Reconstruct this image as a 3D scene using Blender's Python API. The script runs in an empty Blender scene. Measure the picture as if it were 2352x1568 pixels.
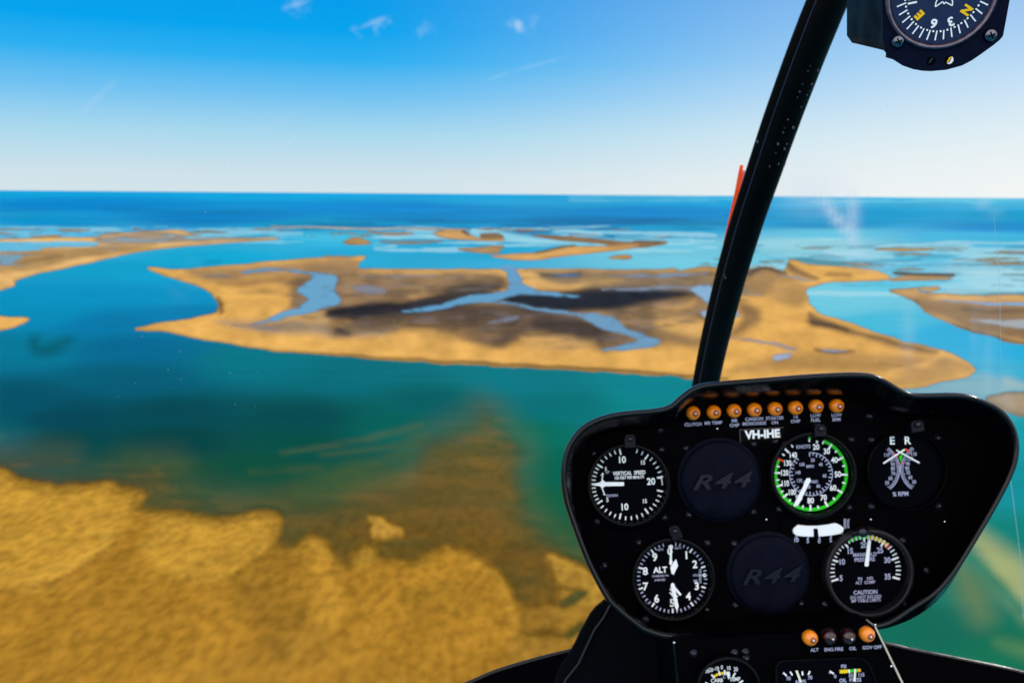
import bpy, math, random
import numpy as np
from mathutils import Matrix, Vector

R = math.radians
scene = bpy.context.scene
col = scene.collection

# ------------------------------------------------------------------ camera
# picture units used for all measured points: 2352 x 1568
FPX, CU, CV = 2100.0, 1176.0, 784.0
ALT = 160.0                       # flying height above the flats, metres
PITCH, ROLL = R(-9.14), R(0.44)
C0 = np.array([0.0, 0.0, ALT])
cp, sp = math.cos(PITCH), math.sin(PITCH)
F = np.array([0, cp, sp]); U0 = np.array([0, -sp, cp]); R0 = np.array([1.0, 0, 0])
RT = R0 * math.cos(ROLL) + U0 * math.sin(ROLL)
UP = U0 * math.cos(ROLL) - R0 * math.sin(ROLL)
CAMR = np.stack([RT, UP, -F], axis=1)          # columns: right, up, back

cam_d = bpy.data.cameras.new('camera')
cam = bpy.data.objects.new('camera', cam_d); col.objects.link(cam)
M = Matrix.Identity(4)
for i in range(3):
    for j in range(3):
        M[i][j] = float(CAMR[i, j])
    M[i][3] = float(C0[i])
cam.matrix_world = M
cam_d.sensor_width = 36.0
cam_d.lens = 36.0 * FPX / 2352.0
cam_d.clip_start = 0.02
cam_d.clip_end = 2.0e6
cam_d.dof.use_dof = True
cam_d.dof.focus_distance = 0.57
cam_d.dof.aperture_fstop = 14.5
scene.camera = cam

# ------------------------------------------------------------------ sky and sun
SUN_AZ, SUN_EL = R(62), R(42)      # azimuth clockwise from straight ahead
world = bpy.data.worlds.new("World"); scene.world = world
world.use_nodes = True
nt = world.node_tree; nt.nodes.clear()
def N(t, typ, **kw):
    n = t.nodes.new(typ)
    for k, v in kw.items(): setattr(n, k, v)
    return n
def setin(n, **kw):
    for k, v in kw.items():
        n.inputs[k.replace('_', ' ')].default_value = v
tc = N(nt, 'ShaderNodeTexCoord')
sepn = N(nt, 'ShaderNodeSeparateXYZ'); nt.links.new(tc.outputs['Generated'], sepn.inputs[0])
sky = N(nt, 'ShaderNodeTexSky', sky_type='NISHITA')
sky.sun_disc = False; sky.sun_elevation = SUN_EL; sky.sun_rotation = SUN_AZ
sky.altitude = 160; sky.air_density = 1.0; sky.dust_density = 0.4; sky.ozone_density = 3.0
# thin marine haze low down gives way quickly to deep blue: tint by elevation
el = N(nt, 'ShaderNodeMapRange', interpolation_type='LINEAR')
setin(el, From_Min=0.0, From_Max=0.32, To_Min=0.0, To_Max=1.0)
nt.links.new(sepn.outputs['Z'], el.inputs['Value'])
ramp = N(nt, 'ShaderNodeValToRGB')
cr = ramp.color_ramp
SKY = [(0.00, (0.67, 0.79, 0.835)), (0.06, (0.63, 0.775, 0.84)), (0.19, (0.40, 0.70, 0.87)),
       (0.31, (0.17, 0.55, 0.90)), (0.42, (0.025, 0.44, 0.89)), (0.51, (0.0, 0.375, 0.87)), (0.63, (0.0, 0.33, 0.83)), (1.0, (0.10, 0.34, 0.72))]
while len(cr.elements) > 1: cr.elements.remove(cr.elements[0])
cr.elements[0].position = SKY[0][0]; cr.elements[0].color = (*SKY[0][1], 1)
for p, c in SKY[1:]:
    e = cr.elements.new(p); e.color = (*c, 1)
nt.links.new(el.outputs[0], ramp.inputs[0])
# brighter, paler towards the sun's side
dotn = N(nt, 'ShaderNodeVectorMath', operation='DOT_PRODUCT')
dotn.inputs[1].default_value = (math.sin(SUN_AZ), math.cos(SUN_AZ), 0.0)
nt.links.new(tc.outputs['Generated'], dotn.inputs[0])
glow = N(nt, 'ShaderNodeMapRange', interpolation_type='SMOOTHSTEP')
setin(glow, From_Min=0.30, From_Max=1.08, To_Min=0.0, To_Max=1.0)
nt.links.new(dotn.outputs['Value'], glow.inputs['Value'])
lowm = N(nt, 'ShaderNodeMapRange'); setin(lowm, From_Min=0.0, From_Max=0.28, To_Min=1.0, To_Max=0.18)
nt.links.new(sepn.outputs['Z'], lowm.inputs['Value'])
gm = N(nt, 'ShaderNodeMath', operation='MULTIPLY')
nt.links.new(glow.outputs[0], gm.inputs[0]); nt.links.new(lowm.outputs[0], gm.inputs[1])
pale = N(nt, 'ShaderNodeMix', data_type='RGBA'); pale.blend_type = 'MIX'
pale.inputs[7].default_value = (0.98, 0.98, 0.95, 1)
nt.links.new(gm.outputs[0], pale.inputs[0]); nt.links.new(ramp.outputs[0], pale.inputs[6])
# faint high cirrus wisps, streaked
mp = N(nt, 'ShaderNodeMapping'); mp.inputs['Rotation'].default_value = (0, R(38), 0)
mp.inputs['Scale'].default_value = (26, 8, 5)
nt.links.new(tc.outputs['Generated'], mp.inputs[0])
nz = N(nt, 'ShaderNodeTexNoise'); setin(nz, Scale=1.0, Detail=5.0, Roughness=0.6, Distortion=0.6)
nt.links.new(mp.outputs[0], nz.inputs[0])
nr = N(nt, 'ShaderNodeMapRange', interpolation_type='SMOOTHSTEP')
setin(nr, From_Min=0.62, From_Max=0.9, To_Min=0.0, To_Max=0.12)
nt.links.new(nz.outputs[0], nr.inputs['Value'])
def direction(u, v):
    d = RT * (u - CU) / FPX - UP * (v - CV) / FPX + F
    return d / np.linalg.norm(d)
wisp_sum = None
WISPS = [(1192, 60, 0.014, 0.85), (858, 55, 0.014, 0.45), (830, 66, 0.010, 0.35), (885, 42, 0.009, 0.35), (683, 12, 0.016, 0.42), (965, 70, 0.015, 0.28), (1220, 58, 0.016, 0.35), (1000, 75, 0.012, 0.18)]
ws_noise = N(nt, 'ShaderNodeTexNoise'); setin(ws_noise, Scale=60.0, Detail=5.0, Roughness=0.65)
nt.links.new(tc.outputs['Generated'], ws_noise.inputs[0])
for (u, v, rad, amp) in WISPS:
    dn = N(nt, 'ShaderNodeVectorMath', operation='DISTANCE')
    dn.inputs[1].default_value = tuple(direction(u, v))
    nt.links.new(tc.outputs['Generated'], dn.inputs[0])
    addn = N(nt, 'ShaderNodeMath', operation='MULTIPLY_ADD')     # ragged edge
    addn.inputs[1].default_value = 0.05; 
    nt.links.new(ws_noise.outputs[0], addn.inputs[0]); nt.links.new(dn.outputs['Value'], addn.inputs[2])
    mr = N(nt, 'ShaderNodeMapRange', interpolation_type='SMOOTHSTEP')
    setin(mr, From_Min=0.018, From_Max=0.022 + rad, To_Min=amp * 0.6, To_Max=0.0)
    nt.links.new(addn.outputs[0], mr.inputs['Value'])
    if wisp_sum is None: wisp_sum = mr.outputs[0]
    else:
        mx = N(nt, 'ShaderNodeMath', operation='MAXIMUM')
        nt.links.new(wisp_sum, mx.inputs[0]); nt.links.new(mr.outputs[0], mx.inputs[1]); wisp_sum = mx.outputs[0]
for (u0, v0, u1, v1, wd, amp) in [(171, 273, 273, 178, 9, 0.16), (622, 362, 698, 298, 8, 0.22), (1110, 190, 1174, 163, 6, 0.20), (1165, 166, 1320, 127, 7, 0.16), (350, 330, 400, 280, 8, 0.10), (560, 320, 690, 255, 10, 0.10), (650, 20, 715, 0, 9, 0.35), (820, 66, 895, 38, 9, 0.35)]:
    a_, b_ = direction(u0, v0), direction(u1, v1); c_ = (a_ + b_) / 2; tv = (b_ - a_); L_ = np.linalg.norm(tv) / 2; tv = tv / (2 * L_); nv = np.cross(tv, c_); W_ = wd / FPX
    off = N(nt, 'ShaderNodeVectorMath', operation='SUBTRACT'); off.inputs[1].default_value = tuple(c_); nt.links.new(tc.outputs['Generated'], off.inputs[0])
    d1 = N(nt, 'ShaderNodeVectorMath', operation='DOT_PRODUCT'); d1.inputs[1].default_value = tuple(tv / (1.2 * L_)); nt.links.new(off.outputs[0], d1.inputs[0])
    d2 = N(nt, 'ShaderNodeVectorMath', operation='DOT_PRODUCT'); d2.inputs[1].default_value = tuple(nv / W_); nt.links.new(off.outputs[0], d2.inputs[0])
    cb = N(nt, 'ShaderNodeCombineXYZ'); nt.links.new(d1.outputs['Value'], cb.inputs[0]); nt.links.new(d2.outputs['Value'], cb.inputs[1])
    ln = N(nt, 'ShaderNodeVectorMath', operation='LENGTH'); nt.links.new(cb.outputs[0], ln.inputs[0])
    ad_ = N(nt, 'ShaderNodeMath', operation='MULTIPLY_ADD'); ad_.inputs[1].default_value = 1.4; nt.links.new(ws_noise.outputs[0], ad_.inputs[0]); nt.links.new(ln.outputs['Value'], ad_.inputs[2])
    mr = N(nt, 'ShaderNodeMapRange', interpolation_type='SMOOTHSTEP'); setin(mr, From_Min=0.5, From_Max=1.8, To_Min=amp, To_Max=0.0); nt.links.new(ad_.outputs[0], mr.inputs['Value'])
    mx = N(nt, 'ShaderNodeMath', operation='MAXIMUM'); nt.links.new(wisp_sum, mx.inputs[0]); nt.links.new(mr.outputs[0], mx.inputs[1]); wisp_sum = mx.outputs[0]
band = N(nt, 'ShaderNodeMapRange', interpolation_type='SMOOTHSTEP')
setin(band, From_Min=0.02, From_Max=0.12, To_Min=0.1, To_Max=0.9)
nt.links.new(sepn.outputs['Z'], band.inputs['Value'])
bm_ = N(nt, 'ShaderNodeMath', operation='MULTIPLY')
nt.links.new(nr.outputs[0], bm_.inputs[0]); nt.links.new(band.outputs[0], bm_.inputs[1])
wmx = N(nt, 'ShaderNodeMath', operation='MAXIMUM')
nt.links.new(bm_.outputs[0], wmx.inputs[0]); nt.links.new(wisp_sum, wmx.inputs[1])
cl = N(nt, 'ShaderNodeMix', data_type='RGBA'); cl.inputs[7].default_value = (0.62, 0.78, 0.95, 1)
nt.links.new(wmx.outputs[0], cl.inputs[0]); nt.links.new(pale.outputs[2], cl.inputs[6])
bg1 = N(nt, 'ShaderNodeBackground'); bg1.inputs[1].default_value = 0.05
nt.links.new(sky.outputs[0], bg1.inputs[0])
bg2 = N(nt, 'ShaderNodeBackground'); bg2.inputs[1].default_value = 1.0
# bright white cloud added behind the view as fill light for the panel
ny = N(nt, 'ShaderNodeMath', operation='MULTIPLY'); ny.inputs[1].default_value = -1.0; nt.links.new(sepn.outputs['Y'], ny.inputs[0])
bk = N(nt, 'ShaderNodeMapRange', interpolation_type='SMOOTHSTEP'); setin(bk, From_Min=-0.15, From_Max=0.45, To_Min=0.0, To_Max=1.0)
nt.links.new(ny.outputs[0], bk.inputs['Value'])
bc = N(nt, 'ShaderNodeMapRange'); setin(bc, From_Min=0.3, From_Max=0.7, To_Min=1.3, To_Max=2.3)
bn = N(nt, 'ShaderNodeTexNoise'); setin(bn, Scale=3.0, Detail=5.0); nt.links.new(tc.outputs['Generated'], bn.inputs[0]); nt.links.new(bn.outputs[0], bc.inputs['Value'])
bcc = N(nt, 'ShaderNodeVectorMath', operation='SCALE'); bcc.inputs[0].default_value = (1.0, 0.98, 0.97); nt.links.new(bc.outputs[0], bcc.inputs['Scale'])
bmx = N(nt, 'ShaderNodeMix', data_type='RGBA'); nt.links.new(bk.outputs[0], bmx.inputs[0]); nt.links.new(cl.outputs[2], bmx.inputs[6]); nt.links.new(bcc.outputs[0], bmx.inputs[7])
nt.links.new(bmx.outputs[2], bg2.inputs[0])
mixbg = N(nt, 'ShaderNodeMixShader'); mixbg.inputs[0].default_value = 0.98
nt.links.new(bg1.outputs[0], mixbg.inputs[1]); nt.links.new(bg2.outputs[0], mixbg.inputs[2])
wo = N(nt, 'ShaderNodeOutputWorld'); nt.links.new(mixbg.outputs[0], wo.inputs[0])

sun_d = bpy.data.lights.new('sun', 'SUN'); sun_d.energy = 2.7; sun_d.angle = R(0.5); sun_d.color = (1.0, 0.95, 0.86)
sun = bpy.data.objects.new('sun', sun_d); col.objects.link(sun)
sdir = Vector((math.sin(SUN_AZ) * math.cos(SUN_EL), math.cos(SUN_AZ) * math.cos(SUN_EL), math.sin(SUN_EL)))
sun.rotation_euler = sdir.to_track_quat('Z', 'Y').to_euler()
sun.location = (0, 0, 400)

vs = scene.view_settings
vs.view_transform = 'Standard'; vs.look = 'None'; vs.exposure = 0.0; vs.gamma = 1.0
vs.use_curve_mapping = False
scene.cycles.transparent_max_bounces = 16
scene.cycles.max_bounces = 6
scene.cycles.caustics_reflective = False
scene.cycles.caustics_refractive = False

# ------------------------------------------------------------------ helpers
def tag(o, label=None, cat=None, group=None, kind=None):
    if label: o['label'] = label
    if cat: o['category'] = cat
    if group: o['group'] = group
    if kind: o['kind'] = kind
    return o

def lin(c):
    c = np.asarray(c, float) / 255.0
    return np.where(c <= 0.04045, c / 12.92, ((c + 0.055) / 1.055) ** 2.4)

def K(u, v, d):
    """world point seen at picture position (u, v), d metres in front of the camera"""
    return C0 + RT * ((u - CU) / FPX * d) - UP * ((v - CV) / FPX * d) + F * d

def mat(name, base, rough=0.6, spec=0.3, metal=0.0, coat=0.0, bump=0.0, bscale=400.0, var=0.0, vscale=60.0, trans=0.0):
    m = bpy.data.materials.new(name); m.use_nodes = True
    t = m.node_tree; b = t.nodes['Principled BSDF']
    b.inputs['Base Color'].default_value = (*base, 1)
    b.inputs['Roughness'].default_value = rough
    b.inputs['Specular IOR Level'].default_value = spec
    b.inputs['Metallic'].default_value = metal
    b.inputs['Coat Weight'].default_value = coat
    b.inputs['Coat Roughness'].default_value = 0.12
    b.inputs['Transmission Weight'].default_value = trans
    if bump or var:
        tcn = t.nodes.new('ShaderNodeTexCoord')
    if bump:
        n = t.nodes.new('ShaderNodeTexNoise'); n.inputs['Scale'].default_value = bscale; n.inputs['Detail'].default_value = 4
        bp = t.nodes.new('ShaderNodeBump'); bp.inputs['Strength'].default_value = bump; bp.inputs['Distance'].default_value = 0.0006
        t.links.new(tcn.outputs['Object'], n.inputs[0]); t.links.new(n.outputs[0], bp.inputs['Height'])
        t.links.new(bp.outputs[0], b.inputs['Normal'])
    if var:
        n2 = t.nodes.new('ShaderNodeTexNoise'); n2.inputs['Scale'].default_value = vscale; n2.inputs['Detail'].default_value = 6
        rp = t.nodes.new('ShaderNodeMapRange')
        rp.inputs['From Min'].default_value = 0.3; rp.inputs['From Max'].default_value = 0.7
        rp.inputs['To Min'].default_value = 1 - var; rp.inputs['To Max'].default_value = 1 + var
        mx = t.nodes.new('ShaderNodeVectorMath'); mx.operation = 'SCALE'; mx.inputs[0].default_value = base
        t.links.new(tcn.outputs['Object'], n2.inputs[0]); t.links.new(n2.outputs[0], rp.inputs['Value'])
        t.links.new(rp.outputs[0], mx.inputs['Scale']); t.links.new(mx.outputs[0], b.inputs['Base Color'])
        rr = t.nodes.new('ShaderNodeMapRange')
        rr.inputs['From Min'].default_value = 0.3; rr.inputs['From Max'].default_value = 0.7
        rr.inputs['To Min'].default_value = max(0, rough - 0.1); rr.inputs['To Max'].default_value = min(1, rough + 0.12)
        t.links.new(n2.outputs[0], rr.inputs['Value']); t.links.new(rr.outputs[0], b.inputs['Roughness'])
    return m

PAINT = mat('panel_black_paint', (0.0005, 0.0005, 0.0010), 0.62, 0.018, bump=0.15, var=0.25)
SHROUD = mat('shroud_black_plastic', (0.0008, 0.0008, 0.0016), 0.20, 0.30, bump=0.08, var=0.25)
BEZEL = mat('bezel_black', (0.0008, 0.0008, 0.0018), 0.30, 0.10, var=0.2)
DIAL = mat('dial_black', (0.0010, 0.0012, 0.0028), 0.7, 0.02)
COVER = mat('cover_dark_rubber', (0.0026, 0.0032, 0.0090), 0.5, 0.03, bump=0.35, bscale=900, var=0.3)
WHITE = mat('marking_white', (0.86, 0.90, 0.95), 0.6, 0.2)
SOFTW = mat('lettering_pale', (0.40, 0.42, 0.62), 0.6, 0.2)
GREEN = mat('marking_green', (0.02, 0.62, 0.015), 0.6, 0.2)
YELLOW = mat('marking_yellow', (0.85, 0.58, 0.01), 0.6, 0.2)
AMBERP = mat('marking_amber', (0.90, 0.40, 0.01), 0.6, 0.2)
RED = mat('marking_red', (0.80, 0.05, 0.02), 0.6, 0.2)
METAL = mat('screw_dark_metal', (0.035, 0.035, 0.05), 0.3, 0.5, metal=0.9)
CHROME = mat('bright_metal', (0.75, 0.75, 0.78), 0.22, 0.5, metal=1.0)
TRIM = mat('edge_trim_bare', (0.62, 0.56, 0.44), 0.4, 0.5, metal=0.3)
BOW = mat('frame_black_paint', (0.0008, 0.0008, 0.0012), 0.5, 0.10, var=0.3, vscale=25)
NAVY = mat('compass_navy_paint', (0.0026, 0.0048, 0.0175), 0.55, 0.04, bump=0.3, bscale=1500, var=0.25, vscale=120)
TEAL = mat('compass_case_side', (0.0004, 0.0035, 0.007), 0.5, 0.03, var=0.2)
CARD = mat('compass_card', (0.006, 0.020, 0.070), 0.6, 0.2, var=0.15, vscale=200)
RUBBER = mat('footwell_black', (0.0012, 0.0012, 0.0016), 0.9, 0.0)

def amber_mat(name, c, trans):
    m = mat(name, c, 0.10, 0.5, coat=0.5)
    b = m.node_tree.nodes['Principled BSDF']
    return m
AMBER = amber_mat('lens_amber', (0.90, 0.235, 0.002), 0.0)
REDLENS = amber_mat('lens_red', (0.022, 0.0004, 0.0004), 0.0)
AMBERL = amber_mat('lens_amber_core', (0.30, 0.055, 0.0008), 0.0)

class Frame:
    """a plane in the cockpit with its own axes; px() meets a sight line with the plane at height h"""
    def __init__(self, origin, rot):
        self.o = np.array(origin, float); self.R = np.array(rot, float)   # columns x,y,z
    def px(self, u, v, h=0.0):
        d = RT * (u - CU) / FPX - UP * (v - CV) / FPX + F
        oc = self.R.T @ (C0 - self.o); dd = self.R.T @ d
        t = (h - oc[2]) / dd[2]
        p = oc + dd * t
        return np.array([p[0], p[1], h])
    def matrix(self):
        m = Matrix.Identity(4)
        for i in range(3):
            for j in range(3): m[i][j] = float(self.R[i, j])
            m[i][3] = float(self.o[i])
        return m

def rotz(a):
    c, s = math.cos(a), math.sin(a)
    return np.array([[c, -s, 0], [s, c, 0], [0, 0, 1.0]])

def empty(name, frame, label, cat, group=None):
    o = bpy.data.objects.new(name, None); col.objects.link(o)
    o.empty_display_size = 0.05
    o.matrix_world = frame.matrix()
    return tag(o, label, cat, group)

class MB:
    def __init__(self): self.v = []; self.f = []; self.m = []; self.s = []
    def add(self, verts, faces, mi=0, smooth=False):
        b = len(self.v)
        self.v += [tuple(float(c) for c in p) for p in verts]
        for f in faces:
            self.f.append([b + i for i in f]); self.m.append(mi); self.s.append(smooth)
    def poly(self, pts, mi=0):
        # keep the face turned to +z
        a = sum(pts[i][0] * pts[(i + 1) % len(pts)][1] - pts[(i + 1) % len(pts)][0] * pts[i][1] for i in range(len(pts)))
        if a < 0: pts = pts[::-1]
        self.add(pts, [list(range(len(pts)))], mi)
    def slab(self, pts, z0, z1, mi=0):
        """prism from a flat outline (x,y)"""
        a = sum(pts[i][0] * pts[(i + 1) % len(pts)][1] - pts[(i + 1) % len(pts)][0] * pts[i][1] for i in range(len(pts)))
        if a < 0: pts = pts[::-1]
        n = len(pts)
        vs_ = [(p[0], p[1], z1) for p in pts] + [(p[0], p[1], z0) for p in pts]
        fs = [list(range(n)), list(range(2 * n - 1, n - 1, -1))]
        for i in range(n):
            j = (i + 1) % n
            fs.append([i, n + i, n + j, j])
        self.add(vs_, fs, mi)
    def loft(self, rings, mi=0, closed=True, smooth=True, cap0=False, cap1=False):
        n = len(rings[0]); vs_ = [p for r in rings for p in r]; fs = []
        for k in range(len(rings) - 1):
            for i in range(n if closed else n - 1):
                j = (i + 1) % n
                fs.append([k * n + i, k * n + j, (k + 1) * n + j, (k + 1) * n + i])
        self.add(vs_, fs, mi, smooth)
        if cap0: self.add(rings[0], [list(range(n))[::-1]], mi)
        if cap1: self.add(rings[-1], [list(range(n))], mi)
    def lathe(self, prof, cx=0, cy=0, z0=0, n=48, mi=0, smooth=True, cap=True):
        rings = [[(cx + r * math.cos(2 * math.pi * i / n), cy + r * math.sin(2 * math.pi * i / n), z0 + z) for i in range(n)] for r, z in prof]
        self.loft(rings, mi, True, smooth, False, cap)
    def tube(self, pts, r, n=10, mi=0):
        pts = [np.array(p, float) for p in pts]; rings = []
        for i, p in enumerate(pts):
            t = pts[min(i + 1, len(pts) - 1)] - pts[max(i - 1, 0)]; t = t / np.linalg.norm(t)
            a = np.cross(t, [0, 0, 1.0]);
            if np.linalg.norm(a) < 1e-4: a = np.cross(t, [0, 1.0, 0])
            a = a / np.linalg.norm(a); b = np.cross(t, a)
            rr = r[i] if isinstance(r, (list, tuple)) else r
            rings.append([p + rr * (math.cos(2 * math.pi * k / n) * a + math.sin(2 * math.pi * k / n) * b) for k in range(n)])
        self.loft(rings, mi, True, True, True, True)
    def build(self, name, mats, parent=None, loc=(0, 0, 0), bevel=0.0):
        me = bpy.data.meshes.new(name)
        me.from_pydata(self.v, [], self.f)
        if not isinstance(mats, (list, tuple)): mats = [mats]
        for m_ in mats: me.materials.append(m_)
        me.polygons.foreach_set('material_index', self.m)
        me.polygons.foreach_set('use_smooth', self.s)
        me.update()
        o = bpy.data.objects.new(name, me); col.objects.link(o)
        if parent is not None: o.parent = parent
        o.location = loc
        if bevel:
            bv = o.modifiers.new('bevel', 'BEVEL'); bv.width = bevel; bv.segments = 3; bv.limit_method = 'ANGLE'
        return o

_tcache = {}
def text_mesh(body, shear=0.0, extrude=0.0, bold=0.0):
    key = (body, shear, extrude, bold)
    if key in _tcache: return _tcache[key]
    cu = bpy.data.curves.new('lettering', 'FONT'); cu.body = body; cu.size = 1.0
    cu.align_x = 'CENTER'; cu.align_y = 'CENTER'; cu.shear = shear; cu.extrude = extrude; cu.offset = bold
    cu.resolution_u = 3
    if extrude: cu.bevel_depth = extrude * 0.35; cu.bevel_resolution = 1
    ob = bpy.data.objects.new('lettering', cu); col.objects.link(ob)
    dg = bpy.context.evaluated_depsgraph_get()
    me = bpy.data.meshes.new_from_object(ob.evaluated_get(dg))
    V = np.array([tuple(v.co) for v in me.vertices]); P = [list(p.vertices) for p in me.polygons]
    bpy.data.objects.remove(ob); bpy.data.curves.remove(cu); bpy.data.meshes.remove(me)
    _tcache[key] = (V, P)
    return V, P
def add_text(mb, body, x, y, z, size, rot=0.0, mi=0, shear=0.0, extrude=0.0, bold=0.0, xs=1.0):
    """size = height of a capital letter"""
    V, P = text_mesh(body, shear, extrude, bold)
    k = size / 0.70
    c, s = math.cos(rot), math.sin(rot)
    X = V[:, 0] * k * xs; Y = V[:, 1] * k
    mb.add(np.stack([x + X * c - Y * s, y + X * s + Y * c, z + V[:, 2] * (1.0 if extrude else 0)], 1), P, mi)

def catmull(pts, k=6, closed=True):
    pts = [np.array(p, float) for p in pts]; n = len(pts); out = []
    rng = range(n) if closed else range(n - 1)
    for i in rng:
        p0 = pts[(i - 1) % n] if closed else pts[max(i - 1, 0)]
        p1 = pts[i]; p2 = pts[(i + 1) % n]
        p3 = pts[(i + 2) % n] if closed else pts[min(i + 2, n - 1)]
        for j in range(k):
            t = j / k
            out.append(0.5 * ((2 * p1) + (-p0 + p2) * t + (2 * p0 - 5 * p1 + 4 * p2 - p3) * t * t + (-p0 + 3 * p1 - 3 * p2 + p3) * t ** 3))
    if not closed: out.append(pts[-1])
    return out
def resample(pts, n):
    P = np.array([p for p in pts] + [pts[0]]); d = np.r_[0, np.cumsum(np.linalg.norm(np.diff(P, axis=0), axis=1))]
    s = np.linspace(0, d[-1], n, endpoint=False)
    return np.stack([np.interp(s, d, P[:, k]) for k in range(P.shape[1])], 1)

# ------------------------------------------------------------------ the tidal flats: one sheet of sand, one sheet of water
def smooth(x): x = np.clip(x, 0, 1); return x * x * (3 - 2 * x)
fA = lambda p: (0.3418 * p[0], 402 + 0.3418 * p[1])
fB = lambda p: (746.5 + 0.3662 * p[0], 459.4 + 0.3662 * p[1])
fC = lambda p: (1550.4 + 0.3662 * p[0], 402 + 0.3662 * p[1])
fL = lambda p: (0.4509 * p[0], 861.3 + 0.4509 * p[1])
fE = lambda p: (689 + 0.4509 * p[0], 861.3 + 0.4509 * p[1])
fG = lambda p: (1780 + 0.2432 * p[0], 1188.7 + 0.2432 * p[1])
fD = lambda p: p
HOR = CV - FPX * math.tan(-PITCH)          # horizon height in an unrolled view
# rows (v below the horizon) and columns of the sheet: fine where the picture is fine
rows = np.concatenate([[0.16, 0.3, 0.6, 1, 1.6, 2.4, 3.4], np.arange(4.6, 56, 1.7), np.arange(56, 170, 1.15), np.arange(170, 420, 2.0),
                       np.arange(420, 760, 3.0), np.arange(760, 1300, 9.0), [1400, 1600, 2000, 2700, 4000, 8000, 30000]])
colsu = np.concatenate([[-60000, -20000, -9000, -5000, -3200, -2400, -1800, -1300], np.arange(-950, -60, 14), np.arange(-60, 2420, 3.6), np.arange(2420, 3300, 14),
                        [3700, 4200, 4900, 6000, 8000, 12000, 22000, 60000]])
UU, VV = np.meshgrid(colsu, HOR + rows)
# unrolled sight line -> ground
dx = (UU - CU) / FPX; dyv = -(VV - CV) / FPX
dirx = dx; diry = cp - sp * 0 + 0 * dx
dirw = R0[None, None, :] * dx[..., None] + U0[None, None, :] * dyv[..., None] + F[None, None, :]
far_v = dirw[..., 2] > -1e-9
tt = ALT / -np.minimum(dirw[..., 2], -1e-7)
GX = dirw[..., 0] * tt; GY = dirw[..., 1] * tt
# rolled picture position of each vertex
cr_, sr_ = math.cos(ROLL), math.sin(ROLL)
a_ = dx; b_ = dyv
PX = CU + FPX * (a_ * cr_ + b_ * sr_); PY = CV - FPX * (b_ * cr_ - a_ * sr_)
PY0 = PY.copy()

def vnoise(x, y, seed=0):
    xi = np.floor(x).astype(np.int64); yi = np.floor(y).astype(np.int64); xf = x - xi; yf = y - yi
    def h(a, b):
        n = (a * 374761393 + b * 668265263 + seed * 1442695041) & 0x7fffffff
        n = ((n ^ (n >> 13)) * 1274126177) & 0x7fffffff
        return ((n ^ (n >> 16)) & 0xffff) / 65535.0
    xf = xf * xf * (3 - 2 * xf); yf = yf * yf * (3 - 2 * yf)
    return (h(xi, yi) * (1 - xf) + h(xi + 1, yi) * xf) * (1 - yf) + (h(xi, yi + 1) * (1 - xf) + h(xi + 1, yi + 1) * xf) * yf
def fbm(x, y, seed=0, o=4):
    s = 0; a = 1; t = 0
    for k in range(o):
        s = s + a * vnoise(x * 2 ** k, y * 2 ** k, seed + k); t += a; a *= 0.5
    return s / t
LX = PX / 60.0; LY = np.log(np.maximum(PY - 440, 2.0)) * 9.0       # banks wander with distance
WX = (fbm(LX * 1.3, LY * 1.6, 3) - 0.5); WY = (fbm(LX * 1.3, LY * 1.6, 17) - 0.5)
depthk = np.clip((PY - 440) / 250.0, 0.10, 1.3)
QX = PX + WX * 14 * depthk ** 0.5; QY = PY + WY * 7 * depthk

BL_ADD = 0.0
def poly_mask(fr, pts, blur=4.0, k=5, sharp=False):
    blur = blur + BL_ADD
    P = [fr(p) for p in pts]
    P = P if sharp else catmull(P, k)
    P = np.array(P)
    x0, y0 = P.min(0) - blur * 1.5; x1, y1 = P.max(0) + blur * 1.5
    out = np.zeros(QX.shape, np.float32)
    sel = (QX > x0) & (QX < x1) & (QY > y0) & (QY < y1)
    qx = QX[sel]; qy = QY[sel]
    if qx.size == 0: return out
    dmin = np.full(qx.shape, 1e18); inside = np.zeros(qx.shape, bool)
    for i in range(len(P)):
        ax, ay = P[i]; bx, by = P[(i + 1) % len(P)]
        ex, ey = bx - ax, by - ay; L = ex * ex + ey * ey + 1e-12
        t = np.clip(((qx - ax) * ex + (qy - ay) * ey) / L, 0, 1)
        d = (qx - ax - t * ex) ** 2 + (qy - ay - t * ey) ** 2
        dmin = np.minimum(dmin, d)
        if ay != by:
            c = ((ay > qy) != (by > qy)) & (qx < (bx - ax) * (qy - ay) / (by - ay) + ax)
            inside ^= c
    sd = np.sqrt(dmin) * np.where(inside, 1, -1)
    out[sel] = smooth(0.5 + sd / (2 * blur))
    return out
def stroke_mask(fr, pts, w, blur=3.0, k=6):
    blur = blur + BL_ADD
    P = np.array(catmull([fr(p) for p in pts], k, closed=False))
    W = w if isinstance(w, (list, tuple)) else [w] * len(pts)
    Wd = np.interp(np.linspace(0, len(pts) - 1, len(P)), range(len(pts)), W) / 2
    m = max(W) + blur * 2
    x0, y0 = P.min(0) - m; x1, y1 = P.max(0) + m
    out = np.zeros(QX.shape, np.float32)
    sel = (QX > x0) & (QX < x1) & (QY > y0) & (QY < y1)
    qx = QX[sel]; qy = QY[sel]
    if qx.size == 0: return out
    best = np.full(qx.shape, -1e9)
    for i in range(len(P) - 1):
        ax, ay = P[i]; bx, by = P[i + 1]; ex, ey = bx - ax, by - ay; L = ex * ex + ey * ey + 1e-12
        t = np.clip(((qx - ax) * ex + (qy - ay) * ey) / L, 0, 1)
        d = np.sqrt((qx - ax - t * ex) ** 2 + (qy - ay - t * ey) ** 2)
        best = np.maximum(best, Wd[i] * (1 - t) + Wd[i + 1] * t - d)
    out[sel] = smooth(0.5 + best / (2 * blur))
    return out

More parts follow.
